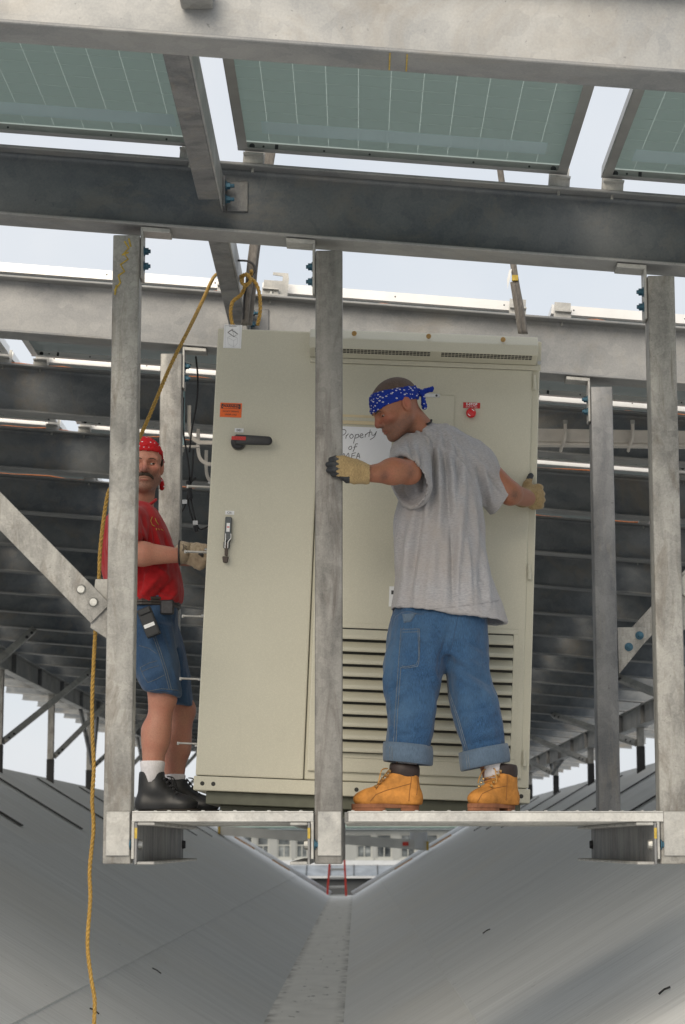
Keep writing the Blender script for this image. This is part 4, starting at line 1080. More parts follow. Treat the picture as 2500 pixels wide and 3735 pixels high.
# ---------------------------------------------------------------- cable tray behind the cabinet, hooks, rods, cables
def hook_mesh(sgn):
    # flat bar bent to a J
    P_ = [Vector((.55, 0, 0)), Vector((.1, 0, 0)), Vector((.04, 0, .008)), Vector((.01, 0, .035)), Vector((0, 0, .09)), Vector((0, 0, .19))]
    P_ = smoothpath(P_, 5); mb = MB(); rings = []
    for i, p in enumerate(P_):
        d = (P_[min(i + 1, len(P_) - 1)] - P_[max(i - 1, 0)]).normalized(); n_ = Vector((-d.z, 0, d.x))
        rings.append([mb._v(p + n_ * a + Vector((0, b_, 0))) for a, b_ in ((-.009, -.012), (.009, -.012), (.009, .012), (-.009, .012))])
    for i in range(len(rings) - 1):
        for j in range(4): mb.bm.faces.new((rings[i][j], rings[i][(j + 1) % 4], rings[i + 1][(j + 1) % 4], rings[i + 1][j]))
    mb.bm.faces.new(rings[0]); mb.bm.faces.new(list(reversed(rings[-1])))
    me = mb.mesh('rung'); me.materials.append(MATS['alu_tray']); return me
hk = hook_mesh(1)
t0 = W(690, 1615, 10.6)
tr = empty('cable_tray', t0); tag(tr, 'cable tray of bent J-shaped rungs receding beside the left of the cabinet', 'cable tray')
for i in range(6): inst('rung', hk, tr, (0 + i * 0.0, i * .62, 0.0))
MB().box((.25, -.2, .016), (.33, 4.2, .09)).build('spine', 'alu_tray', tr)
hp = W(664, 1610, 10.55)
hr = empty('hanger_rod', hp); O = hp.copy(); tag(hr, 'thin teal hanger rods above the bent tray rungs', 'rod')
for dx in (-.006, .008): MB(O).cyl(hp + Vector((dx, 0, -.02)), hp + Vector((dx, .01 + dx, .40)), .0055, 8).build('rod', 'rod_teal', hr)
MB(O).box(hp + Vector((-.03, -.015, -.032)), hp + Vector((.09, .015, -.022))).build('arm', 'alu_tray', hr, .002)
MB(O).hexbolt(hp + Vector((0, 0, -.032)), (0, 0, -1), .013, .018, True, .02).build('nut', 'bolt_zinc', hr)
t1 = W(1960, 1592, 10.9)
rl = empty('cable_rail', t1); O = t1.copy(); tag(rl, 'whitish metal rail with two J hooks to the right of the cabinet', 'rail')
A, B = W(1850, 1590, 10.9), W(2560, 1600, 10.9)
MB(O).prism([A + Vector((0, 0, .042)), B + Vector((0, 0, .042)), B - Vector((0, 0, .030)), A - Vector((0, 0, .030))], (0, .05, 0)).build('bar', 'alu_tray', rl, .004)
MB(O).prism([A + Vector((0, -.002, -.031)), B + Vector((0, -.002, -.031)), B + Vector((0, -.002, -.046)), A + Vector((0, -.002, -.046))], (0, .06, 0)).build('lower_lip', 'alu_tray', rl, .002)
for px in (2058, 2304):
    pts = [W(px - 12, 1645, 10.98), W(px - 8, 1628, 10.93), W(px - 2, 1612, 10.86), W(px + 4, 1590, 10.85), W(px + 4, 1535, 10.85)]
    MB(O).tube(smoothpath(pts, 5), .009, 6).build('hook', 'alu_tray', rl, 0, True)
    q = W(px + 4, 1537, 10.85); MB(O).cyl(q + Vector((0, 0, -.014)), q + Vector((0, 0, .006)), .0115, 8).build('hook_cap', 'alu_dull', rl)
ck = W(715, 1300, 10.4)
cb_ = empty('black_cable', ck); O = ck.copy(); tag(cb_, 'thin black cables with white tags hanging left of the cabinet', 'cable')
for pts in ([(715, 1300), (722, 1380), (718, 1470), (700, 1570), (692, 1650)], [(670, 1450), (668, 1560), (680, 1640), (692, 1740), (680, 1830), (655, 1880)], [(706, 1640), (702, 1720), (695, 1800), (712, 1890), (730, 1930), (770, 1915)], [(692, 1740), (688, 1800), (690, 1850), (705, 1900)], [(716, 1742), (698, 1760), (690, 1790)]):
    MB(O).tube(smoothpath([W(a, b_, 10.4) for a, b_ in pts], 6), .0045, 6).build('cable', 'black_cable', cb_, 0, True)
for a, b_ in (((686, 1755), (692, 1790)), ((693, 1780), (696, 1820)), ((712, 1918), (718, 1942))): MB(O).cyl(W(*a, 10.39), W(*b_, 10.39), .011, 8).build('connector', 'black_cable', cb_)
for a, b_ in ((674, 1830), (713, 1906)):
    p = W(a, b_, 10.38); MB(O).box(p + Vector((-.012, 0, -.010)), p + Vector((.012, .002, .010)), None).build('tag', 'white_label', cb_)
# ================================================================== SCULPTING (distance fields turned into meshes)
class Field:
    def __init__(s, lo, hi, h):
        s.lo = np.array(lo, np.float32); s.h = h
        n = np.ceil((np.array(hi) - np.array(lo)) / h).astype(int) + 1
        ax = [s.lo[i] + h * np.arange(n[i], dtype=np.float32) for i in range(3)]
        s.X, s.Y, s.Z = np.meshgrid(*ax, indexing='ij')
        s.d = np.full(s.X.shape, 1e3, np.float32)
    def frame(s, R, c):
        """local coordinates: R rows = local axes in world, c = centre"""
        dx, dy, dz = s.X - c[0], s.Y - c[1], s.Z - c[2]
        return [R[i][0] * dx + R[i][1] * dy + R[i][2] * dz for i in range(3)]
    # primitives -------------------------------------------------
    def rcone(s, a, b, ra, rb, n=None, k=1.0):
        a = np.array(a, np.float32); b = np.array(b, np.float32); ba = b - a
        px, py, pz = s.X - a[0], s.Y - a[1], s.Z - a[2]
        hh = np.clip((px * ba[0] + py * ba[1] + pz * ba[2]) / max(1e-9, float(ba @ ba)), 0, 1)
        px = px - hh * ba[0]; py = py - hh * ba[1]; pz = pz - hh * ba[2]
        q = px * px + py * py + pz * pz
        if n is not None:
            n = np.array(n, float); n /= np.linalg.norm(n)
            q = q + (px * n[0] + py * n[1] + pz * n[2]) ** 2 * (1 / k ** 2 - 1)
        return np.sqrt(q) - (ra + (rb - ra) * hh)
    def ell(s, c, r, R=None):
        if R is None: x, y, z = s.X - c[0], s.Y - c[1], s.Z - c[2]
        else: x, y, z = s.frame(R, c)
        k0 = np.sqrt((x / r[0]) ** 2 + (y / r[1]) ** 2 + (z / r[2]) ** 2) + 1e-6
        k1 = np.sqrt((x / r[0] ** 2) ** 2 + (y / r[1] ** 2) ** 2 + (z / r[2] ** 2) ** 2) + 1e-6
        return k0 * (k0 - 1) / k1
    def loft(s, secs, power=2.0):
        """secs: (z, cx, cy, a, b) sorted by z; capped by first/last z"""
        secs = sorted(secs); Zs = np.array([q[0] for q in secs])
        zz = s.Z[0, 0, :]
        f = lambda i: np.interp(zz, Zs, [q[i] for q in secs]).astype(np.float32)[None, None, :]
        cx, cy, a, b = f(1), f(2), f(3), f(4)
        e = (np.abs((s.X - cx) / a) ** power + np.abs((s.Y - cy) / b) ** power) ** (1 / power)
        d = (e - 1) * np.minimum(a, b)
        return np.maximum(d, np.maximum(s.Z - Zs[-1], Zs[0] - s.Z))
    def plane(s, p, n):
        n = np.array(n, float); n /= np.linalg.norm(n)
        return (s.X - p[0]) * n[0] + (s.Y - p[1]) * n[1] + (s.Z - p[2]) * n[2]
    # operations ---------------------------------------------------
    @staticmethod
    def smin(a, b, k):
        if k <= 0: return np.minimum(a, b)
        h = np.clip(0.5 + 0.5 * (b - a) / k, 0, 1); return b + (a - b) * h - k * h * (1 - h)
    @staticmethod
    def smax(a, b, k): return -Field.smin(-a, -b, k)
    def add(s, d, k=0.0): s.d = Field.smin(s.d, d, k); return s
    def sub(s, d, k=0.0): s.d = Field.smax(s.d, -d, k); return s
    def cut(s, d, k=0.0): s.d = Field.smax(s.d, d, k); return s
    # naive surface nets -------------------------------------------
    def mesh(s, smooth=2):
        f = s.d; nx, ny, nz = f.shape; ins = f < 0
        c = np.zeros((nx - 1, ny - 1, nz - 1), np.int8)
        for i in (0, 1):
            for j in (0, 1):
                for k in (0, 1): c += ins[i:nx - 1 + i, j:ny - 1 + j, k:nz - 1 + k]
        act = (c > 0) & (c < 8)
        I, J, K = np.nonzero(act); n = len(I)
        idx = np.full(act.shape, -1, np.int64); idx[I, J, K] = np.arange(n)
        acc = np.zeros((n, 3), np.float64); cnt = np.zeros(n)
        cor = [(i, j, k) for i in (0, 1) for j in (0, 1) for k in (0, 1)]
        val = {q: f[I + q[0], J + q[1], K + q[2]].astype(np.float64) for q in cor}
        for a in cor:
            for ax in range(3):
                if a[ax]: continue
                b = list(a); b[ax] = 1; b = tuple(b)
                va, vb = val[a], val[b]; m = (va < 0) != (vb < 0)
                tt = np.where(m, va / np.where(m, va - vb, 1), 0)
                p = np.array(a, float)[None, :].repeat(n, 0); p[:, ax] += tt
                acc[m] += p[m]; cnt[m] += 1
        v = (np.stack([I, J, K], 1) + acc / cnt[:, None]) * s.h + s.lo
        quads = []
        for ax in range(3):
            o1, o2 = [(1, 2), (2, 0), (0, 1)][ax]
            sl0 = [slice(1, -1)] * 3; sl1 = [slice(1, -1)] * 3
            A = [slice(1, d - 1) for d in f.shape]; B = list(A)
            A[ax] = slice(0, f.shape[ax] - 1); B[ax] = slice(1, f.shape[ax])
            a, b = ins[tuple(A)], ins[tuple(B)]
            P = np.argwhere(a != b)
            if len(P) == 0: continue
            base = P.copy(); 
            for q in range(3):
                if q != ax: base[:, q] += 1
            flip = a[tuple(P.T)]
            def cell(d1, d2):
                q = base.copy(); q[:, o1] -= d1; q[:, o2] -= d2; return idx[tuple(q.T)]
            q = np.stack([cell(1, 1), cell(0, 1), cell(0, 0), cell(1, 0)], 1)
            q[~flip] = q[~flip][:, ::-1]
            quads.append(q)
        q = np.concatenate(quads); q = q[(q >= 0).all(1)]
        # a few Laplacian steps
        for _ in range(smooth):
            ac = np.zeros_like(v); cn = np.zeros(len(v))
            for a_, b_ in ((0, 1), (1, 2), (2, 3), (3, 0)):
                np.add.at(ac, q[:, a_], v[q[:, b_]]); np.add.at(ac, q[:, b_], v[q[:, a_]])
                np.add.at(cn, q[:, a_], 1); np.add.at(cn, q[:, b_], 1)
            m = cn > 0; v[m] = v[m] * .4 + (ac[m] / cn[m][:, None]) * .6
        return v, q
def vnormals(v, q):
    n = np.cross(v[q[:, 2]] - v[q[:, 0]], v[q[:, 3]] - v[q[:, 1]])
    vn = np.zeros_like(v)
    for i in range(4): np.add.at(vn, q[:, i], n)
    return vn / (np.linalg.norm(vn, axis=1)[:, None] + 1e-12)
def to_obj(name, v, q, mat, root, midx=None, attrs=None):
    O = np.array(root.location)
    me = bpy.data.meshes.new(name)
    vv = (v - O).astype(np.float32)
    me.vertices.add(len(vv)); me.vertices.foreach_set('co', vv.ravel())
    me.loops.add(len(q) * 4); me.loops.foreach_set('vertex_index', q.ravel().astype(np.int32))
    me.polygons.add(len(q)); me.polygons.foreach_set('loop_start', np.arange(0, len(q) * 4, 4, dtype=np.int32))
    try: me.polygons.foreach_set('loop_total', np.full(len(q), 4, np.int32))
    except Exception: pass
    me.update(calc_edges=True); me.validate()
    for mm in (mat if isinstance(mat, (list, tuple)) else [mat]): me.materials.append(MATS[mm])
    if midx is not None and len(midx) == len(me.polygons): me.polygons.foreach_set('material_index', midx.astype(np.int32))
    for an, av in (attrs or {}).items():
        at = me.attributes.new(an, 'FLOAT', 'POINT'); at.data.foreach_set('value', av.astype(np.float32))
    me.polygons.foreach_set('use_smooth', np.ones(len(me.polygons), bool))
    o = bpy.data.objects.new(name, me); COL.objects.link(o); o.parent = root
    return o
def project_px(v):
    z = v @ _fw
    return np.stack([1250 + F_PX * (v @ _rt) / z, 1867.5 - F_PX * (v @ _up) / z], 1)
def folds(v, q, lines, toward=-1.0):
    """press long creases into cloth: lines = (x0,y0,x1,y1,width_px,depth_m); ridge if depth>0"""
    vn = vnormals(v, q); uv = project_px(v)
    amt = np.zeros(len(v))
    for x0, y0, x1, y1, w, a in lines:
        d = np.array([x1 - x0, y1 - y0], float); L = np.hypot(*d); d /= L
        rx, ry = uv[:, 0] - x0, uv[:, 1] - y0
        t_ = np.clip((rx * d[0] + ry * d[1]) / L, 0, 1)
        bow = 0.0
        dist = np.hypot(rx - t_ * L * d[0], ry - t_ * L * d[1])
        taper = np.sin(np.pi * np.clip(t_, 0.02, 0.98)) ** 0.5
        amt += a * taper * np.exp(-(dist / w) ** 2)
    face = np.clip(-vn[:, 1] * 1.4, 0, 1)
    return v + vn * (amt * face)[:, None]
def fbm(v, q, freq, amp, seed=0):
    """drape noise; freq = (fx,fy,fz)"""
    vn = vnormals(v, q)
    out = np.array([mnoise.fractal(Vector((p[0] * freq[0] + seed, p[1] * freq[1], p[2] * freq[2])), 1.0, 2.0, 3) for p in v])
    return v + vn * (out * amp)[:, None]
def rows(f, u):
    """head frame rows (forward, left, up) from forward and rough up"""
    f = Vector(f).normalized(); u = Vector(u); u = (u - f * u.dot(f)).normalized(); l = u.cross(f)
    return np.array([f, l, u])
def hp_(R, c, p): return np.array(c) + np.array(p) @ R
def head_field(R, c, neck_to, h=.0032, s=1.0, extra=None, neck_r=.058):
    C = np.array(c)
    F = Field(C - .19 * s, C + .19 * s, h)
    P = lambda x, y, z: hp_(R, C, (x * s, y * s, z * s))
    E = lambda p, r, k: F.add(F.ell(P(*p), [q * s for q in r], R), k * s)
    E((-.014, 0, .036), (.099, .077, .082), 0)
    E((.026, 0, .020), (.066, .066, .072), .02)
    E((.034, 0, -.036), (.058, .055, .080), .03)
    for sg in (-1, 1):
        F.add(F.rcone(P(-.018, sg * .058, -.030), P(.004, sg * .054, -.062), .016 * s, .017 * s), .03 * s)
        F.add(F.rcone(P(.004, sg * .054, -.062), P(.066, sg * .020, -.098), .018 * s, .018 * s), .025 * s)
    E((.074, 0, -.099), (.020, .024, .019), .018)
    for sg in (-1, 1):
        F.add(F.rcone(P(.074, sg * .046, .020), P(.089, sg * .010, .019), .012 * s, .013 * s), .012 * s)
        E((.060, sg * .046, -.020), (.026, .022, .020), .018)
    F.add(F.rcone(P(.088, 0, .014), P(.110, 0, -.026), .0085 * s, .0120 * s), .010 * s)
    E((.106, 0, -.033), (.014, .0115, .010), .006)
    for sg in (-1, 1): E((.098, sg * .0125, -.035), (.0115, .0075, .0085), .004)
    for sg in (-1, 1): F.sub(F.ell(P(.098, sg * .033, .000), (.018 * s, .019 * s, .0115 * s), R), .010 * s)
    E((.078, 0, -.062), (.021, .030, .020), .015)
    E((.090, 0, -.0600), (.0105, .0235, .0055), .004); E((.088, 0, -.0735), (.0105, .020, .0068), .004)
    F.sub(F.rcone(P(.099, -.021, -.0672), P(.099, .021, -.0672), .0030 * s, .0030 * s), .003 * s)
    for sg in (-1, 1):
        F.sub(F.ell(P(.105, sg * .0075, -.0425), (.006 * s, .004 * s, .004 * s), R), .002 * s)
        tilt = rows(R[0] * .9 + R[2] * .25, R[2])
        ce = P(-.016, sg * .079, -.004)
        F.add(F.ell(ce, (.021 * s, .0125 * s, .034 * s), tilt), .004 * s)
        F.sub(F.ell(P(-.010, sg * .092, -.002), (.011 * s, .009 * s, .020 * s), tilt), .004 * s)
    F.add(F.rcone(P(-.030, 0, -.050), neck_to, neck_r * s, (neck_r + .006) * s), .03 * s)
    return F, P
def eyes(root, R, P, gaze=(0, 0), s=1.0, lids='skin_tan', upper=.0035, lower=-.0045):
    for sg in (-1, 1):
        c = Vector(P(.0745, sg * .032, -.001))
        me = bpy.data.meshes.new('eye'); bm = bmesh.new()
        bmesh.ops.create_uvsphere(bm, u_segments=20, v_segments=14, radius=.0122 * s)
        bm.to_mesh(me); bm.free(); me.materials.append(MATS['eye_white'])
        me.polygons.foreach_set('use_smooth', [True] * len(me.polygons))
        o = bpy.data.objects.new('eye', me); COL.objects.link(o); o.parent = root; o.location = c - root.location
        for up_, lim in ((1, upper), (-1, lower)):
            bm = bmesh.new(); bmesh.ops.create_uvsphere(bm, u_segments=24, v_segments=24, radius=.0136 * s)
            U = Vector(R[2])
            bmesh.ops.delete(bm, geom=[q_ for q_ in bm.verts if (q_.co.dot(U) < lim * s if up_ > 0 else q_.co.dot(U) > lim * s)], context='VERTS')
            ml = bpy.data.meshes.new('eyelid'); bm.to_mesh(ml); bm.free(); ml.materials.append(MATS[lids])
            ml.polygons.foreach_set('use_smooth', [True] * len(ml.polygons))
            ol = bpy.data.objects.new('eyelid', ml); COL.objects.link(ol); ol.parent = root; ol.location = c - root.location
        d = Vector(R[0] + R[1] * gaze[0] + R[2] * gaze[1]).normalized()
        MB(root.location).cyl(c + d * .0108 * s, c + d * .0128 * s, .0058 * s, 14, .0045 * s).build('iris', 'eye_dark', root)
# boots in their own space: toe +X, up Z
def boot(root, loc, rz, s, mats, cuff_h=.165, padded=True, pitch=0.0, hi=.0055, eyelets=True):
    M = Matrix.Translation(Vector(loc)) @ Matrix.Rotation(rz, 4, 'Z') @ Matrix.Rotation(pitch, 4, 'Y') @ Matrix.Scale(s, 4)
    F = Field((-.15, -.085, -.01), (.19, .085, cuff_h + .05), hi)
    secs = [(.028, -.055, 0, .075, .040), (.07, -.058, 0, .070, .041), (.11, -.060, 0, .060, .044), (cuff_h, -.058, 0, .058, .048)]
    F.add(F.loft(secs, 2.4))
    F.add(F.rcone((-.03, 0, .118), (.075, 0, .058), .043, .034, (0, 1, 0), 1.05), .03)
    F.add(F.ell((.088, 0, .050), (.068, .050, .038)), .025)
    F.add(F.rcone((-.085, 0, .055), (.09, 0, .045), .042, .040), .02)
    F.cut(.026 - F.Z)
    v, q = F.mesh(2)
    # creases across the instep
    for cx, a in ((.045, .0022), (.062, .0020), (.02, .0015)):
        v[:, 2] -= a * np.exp(-((v[:, 0] + .25 * np.abs(v[:, 1]) - cx) / .006) ** 2) * (v[:, 2] > .06)
    A = np.array(M.to_3x3()); T = np.array(M.translation)
    up = to_obj('boot', v @ A.T + T, q, mats[0], root)
    # sole
    fp = []
    for i in range(40):
        a = 2 * math.pi * i / 40; x = math.cos(a); y = math.sin(a)
        wy = .046 + .008 * x - .010 * math.exp(-((x + .15) / .3) ** 2)
        fp.append((.022 + .140 * x, (wy + .004) * y * (1 if abs(x) < .95 else 1), 0))
    m_ = MB(root.location)
    m_.prism([M @ Vector((x, y, .012)) for x, y, _ in fp], M.to_3x3() @ Vector((0, 0, .0185)))
    so = m_.build('sole', mats[1], up if False else root, .002 * s)
    heel = [p for p in fp if p[0] < -.035]; front = [p for p in fp if p[0] > .005]
    for nm_, pl in (('heel', heel), ('tread', front)):
        MB(root.location).prism([M @ Vector((x * .995, y * .97, 0)) for x, y, _ in pl], M.to_3x3() @ Vector((0, 0, .0118))).build(nm_, mats[1], root, .001)
    if padded:
        pts = []
        m_ = MB(root.location)
        rg = []
        for rr, zz in ((.93, -.012), (1.0, -.006), (1.05, .006), (1.06, .020), (1.04, .034), (.98, .043), (.88, .044), (.80, .034)):
            rg.append([m_._v(M @ Vector((-.058 + .060 * rr * math.cos(a / 28 * 2 * math.pi), .050 * rr * math.sin(a / 28 * 2 * math.pi), cuff_h + zz + .004 * math.cos(a / 28 * 2 * math.pi)))) for a in range(28)])
        for i in range(len(rg) - 1):
            for j in range(28): m_.bm.faces.new((rg[i][j], rg[i][(j + 1) % 28], rg[i + 1][(j + 1) % 28], rg[i + 1][j]))
        m_.build('padded_collar', mats[2], root, 0, True)
    if eyelets:
        for i in range(5):
            f = i / 4
            for sg in (-1, 1):
                p = M @ Vector((.060 - .058 * f, sg * .030, .100 + .062 * f))
                m_ = MB(root.location)
                nrm = (M.to_3x3() @ Vector((.55, sg * .75, .4))).normalized()
                m_.tube([p + nrm * .002, p + nrm * .008], [.0062, .0045], 10).build('eyelet', mats[3], root)
    lp = []
    for i in range(9):
        f = i / 8; sg = 1 if i % 2 else -1
        lp.append(M @ Vector((.060 - .055 * f, sg * .024, .102 + .068 * f)))
    m_ = MB(root.location).tube(lp, .0032 * s, 6)
    tp = M @ Vector((.012, 0, .175))
    for sg in (-1, 1):
        m_.tube(smoothpath([tp, M @ Vector((.035, sg * .03, .170)), M @ Vector((.045, sg * .045, .140)), M @ Vector((.05, sg * .05, .115))], 4), .0026 * s, 5)
    m_.build('laces', mats[4], root)
    return up
# patch laid onto cloth: polygon of photo points, dropped along the line of sight onto a surface
def bvh_of(o):
    me = o.data; mw = o.location + (o.parent.location if o.parent else Vector())
    return BVHTree.FromPolygons([v_.co + mw for v_ in me.vertices], [list(p.vertices) for p in me.polygons])
def drop(bvh, px, py):
    d = W(px, py, 1.0).normalized(); h = bvh.ray_cast(Vector((0, 0, 0)), d)
    return (h[0], h[1]) if h[0] is not None else (None, None)
def face_attrs(v, R, c, s, grime=()):
    L = (v - np.array(c)) @ np.array(R).T / s
    g = lambda p, r: np.exp(-(((L - np.array(p)) / np.array(r)) ** 2).sum(1))
    near = (np.linalg.norm(L, axis=1) < .2)
    stub = np.clip((-.028 - L[:, 2] + .35 * np.clip(L[:, 0] - .05, 0, 1)) / .03, 0, 1) * np.clip((L[:, 2] + .135) / .02, 0, 1) * np.clip((L[:, 0] + .03) / .03, 0, 1) * near
    stub = np.clip(stub - .8 * (g((.09, .0, -.067), (.02, .022, .011))), 0, 1)
    rud = g((.11, 0, -.028), (.03, .018, .018)) + .7 * g((.07, .042, -.022), (.04, .022, .02)) + .7 * g((.07, -.042, -.022), (.04, .022, .02)) + .6 * (g((-.015, .085, 0), (.02, .02, .03)) + g((-.015, -.085, 0), (.02, .02, .03)))
    gr = np.zeros(len(v))
    for p, r in grime: gr += np.exp(-(np.linalg.norm(v - np.array(p), axis=1) / r) ** 2)
    return {'stubble': stub, 'ruddy': np.clip(rud * near, 0, 1), 'grime': np.clip(gr, 0, 1)}
def laid_line(name, bvh, pts, r, mat, root, lift=.0015, n=8):
    P_ = []
    for i in range(len(pts) - 1):
        for j in range(n):
            f = j / n; a = pts[i][0] * (1 - f) + pts[i + 1][0] * f; b = pts[i][1] * (1 - f) + pts[i + 1][1] * f
            h, nn = drop(bvh, a, b)
            if h is not None: P_.append(h + nn * lift)
    h, nn = drop(bvh, *pts[-1])
    if h is not None: P_.append(h + nn * lift)
    if len(P_) < 2: return None
    return MB(root.location).tube(P_, r, 5).build(name, mat, root, 0, True)
def laid_patch(name, bvh, quad, mat, root, thick=.003, nu=10, nv=10):
    (a, b, c, d) = quad; m_ = MB(root.location); g = {}
    for i in range(nu + 1):
        for j in range(nv + 1):
            u, w = i / nu, j / nv
            px = (a[0] * (1 - u) + b[0] * u) * (1 - w) + (d[0] * (1 - u) + c[0] * u) * w
            py = (a[1] * (1 - u) + b[1] * u) * (1 - w) + (d[1] * (1 - u) + c[1] * u) * w
            h, nn = drop(bvh, px, py)
            if h is None: continue
            e = 0 if i in (0, nu) or j in (0, nv) else 1
            g[i, j] = m_._v(h + nn * (thick if e else .0004))
    for i in range(nu):
        for j in range(nv):
            k_ = [(i, j), (i + 1, j), (i + 1, j + 1), (i, j + 1)]
            if all(q in g for q in k_): m_.bm.faces.new([g[q] for q in k_])
    return m_.build(name, mat, root, 0, True)
# ================================================================== MAN IN GREY
DK = DZ1 + .001
w1 = empty('person', W(1600, 2950, 8.30)); w1.location.z = DK
tag(w1, 'man in grey T-shirt, jeans, tan boots and blue bandana holding the middle post', 'person')
def secp(rows_, flip=False):
    out = []
    for (py, xl, xr, Y, b) in rows_:
        L, R_ = W(xl, py, Y), W(xr, py, Y); out.append(((L.z + R_.z) / 2, (L.x + R_.x) / 2, Y, (R_.x - L.x) / 2, b))
    return out
A_ = lambda *p: np.array(W(*p))
# --- body (one continuous skin)
hc = A_(1445, 1487, 8.36)
HR = rows((-.81, -.30, -.50), (0, 0, 1))
neck = A_(1555, 1600, 8.44)
HF, HP = head_field(HR, hc, neck, s=.97)
hv, hq = HF.mesh(1)
Fb = Field(A_(1290, 2960, 8.3) - [0, .40, 0], A_(1990, 1560, 8.3) + [0, .62, 0], .0075)
Fb.add(Fb.rcone(A_(1600, 2270, 8.36), A_(1595, 1780, 8.42), .115, .098, (1, 0, 0), 1.15))
Fb.add(Fb.rcone(A_(1500, 1640, 8.40), A_(1715, 1650, 8.48), .055, .055), .05)
Fb.add(Fb.rcone(neck, A_(1505, 1535, 8.40), .064, .058), .03)
els, wrl = A_(1492, 1722, 8.20), A_(1322, 1730, 8.080)
Fb.add(Fb.rcone(A_(1535, 1655, 8.41), els, .050, .047), .03)
Fb.add(Fb.rcone(els, A_(1430, 1722, 8.15), .045, .046), .02); Fb.add(Fb.ell(A_(1440, 1714, 8.15), (.055, .040, .044)), .03); Fb.add(Fb.ell(els + np.array([.012, -.004, -.008]), (.034, .036, .034)), .015); Fb.add(Fb.rcone(A_(1430, 1722, 8.15), wrl, .046, .029), .02)
elr, wrr = A_(1862, 1800, 8.50), A_(1925, 1818, 8.70)
Fb.add(Fb.rcone(A_(1715, 1660, 8.48), elr, .055, .046), .03)
Fb.add(Fb.rcone(elr, wrr, .045, .034), .02)
for hip, kn, an in ((A_(1545, 2290, 8.34), A_(1500, 2530, 8.24), A_(1478, 2850, 8.215)), (A_(1680, 2290, 8.36), A_(1725, 2540, 8.30), A_(1805, 2860, 8.235))):
    Fb.add(Fb.rcone(hip, kn, .085, .055), .04); Fb.add(Fb.rcone(kn, an, .055, .036), .02)
bv, bq = Fb.mesh(2)
# join head and body into one skin mesh, trimming the head's neck stub inside the collar
v_all = np.concatenate([bv, hv]); q_all = np.concatenate([bq, hq + len(bv)])
body = to_obj('body', v_all, q_all, 'skin_tan', w1, None, face_attrs(v_all, HR, hc, 1.0, [(els + np.array([-.005, -.045, -.012]), .022), (elr + np.array([.012, -.04, -.012]), .018), (A_(1400, 1735, 8.10), .018)]))
eyes(w1, HR, HP, (0.15, -.45), 1.0, 'skin_tan', -.001, -.0050)
# stubble / hair / bandana as shells of the head field
def shell(F, thick, cuts, name, mat, root, k=.0, sm=1, fn=None):
    G = Field.__new__(Field); G.__dict__.update(F.__dict__); G.d = F.d - thick
    for c in cuts: G.d = Field.smax(G.d, c, k)
    v, q = G.mesh(sm)
    if fn is not None: v = fn(v, q)
    return to_obj(name, v, q, mat, root)
fx, ly, uz = HF.frame(HR, hc)
# hair: above a line sloping from forehead to nape, without ears
shell(HF, .0028, [-(uz - (.052 - .0 * fx) + np.clip(-fx, 0, .2) * .62 - .0), np.abs(ly) - .0755], 'hair', 'hair_buzz', w1, .004)
def wrinkle(v, q): return fbm(v, q, (60, 60, 110), .0035, 3)
# band from the brow round over the ears to the nape
mid = .059 - .044 * np.clip((.05 - fx) / .14, 0, 1)
shell(HF, .0075, [np.abs(uz - mid) - (.028 + .07 * np.clip(fx, 0, .1)), np.abs(ly) - .084], 'bandana', 'bandana_blue', w1, .006, 1, wrinkle)
# knot and tails behind
kb = HP(-.112, .012, .012)
Fk = Field(kb - .09, kb + .09, .0035)
Fk.add(Fk.ell(kb, (.016, .016, .018)))
Fk.add(Fk.rcone(kb, kb + np.array([.055, -.01, .012]), .009, .011, (0, 1, 0), 1.6), .006); Fk.add(Fk.rcone(kb + np.array([.02, 0, .0]), kb + np.array([.028, -.01, -.06]), .008, .011, (0, 1, 0), 1.5), .008)
v, q = Fk.mesh(1); to_obj('bandana_knot', fbm(v, q, (70, 70, 70), .004, 1), q, 'bandana_blue', w1)
# eyebrow, lips
hb = BVHTree.FromPolygons([Vector(p) for p in hv], [list(map(int, f)) for f in hq])
def on_head(lx, ly_, lz, lift=.0006):
    o_ = Vector(HP(lx + .15, ly_, lz)); h = hb.ray_cast(o_, -Vector(HR[0])); return h[0] + h[1] * lift
for sg in (-1, 1):
    MB(w1.location).tube([on_head(0, sg * y, z_) for y, z_ in ((.013, .0165), (.022, .0195), (.034, .0205), (.045, .016))], [.0018, .0034, .0032, .0015], 6).build('eyebrow', 'hair_brown', w1)
    MB(w1.location).tube([on_head(0, sg * y, z_, .0010) for y, z_ in ((.020, .0035), (.027, .0068), (.036, .0066), (.044, .0025))], .0013, 5).build('eyelid', 'skin_tan', w1)
for z_, r_ in ((-.0610, .0022), (-.0735, .0026)):
    MB(w1.location).tube([on_head(0, y, z_ - abs(y) * .12 * (1 if z_ > -.065 else -1), .0002) for y in (-.021, -.012, 0, .012, .021)], [.0008, r_, r_, r_, .0008], 6).build('lip', 'lip', w1, 0, True)
MB(w1.location).tube([Vector(HP(-.02, .050, -.125)), Vector(HP(-.06, .03, -.15))], .0012, 4).build('neck_crease', 'skin_tan', w1)

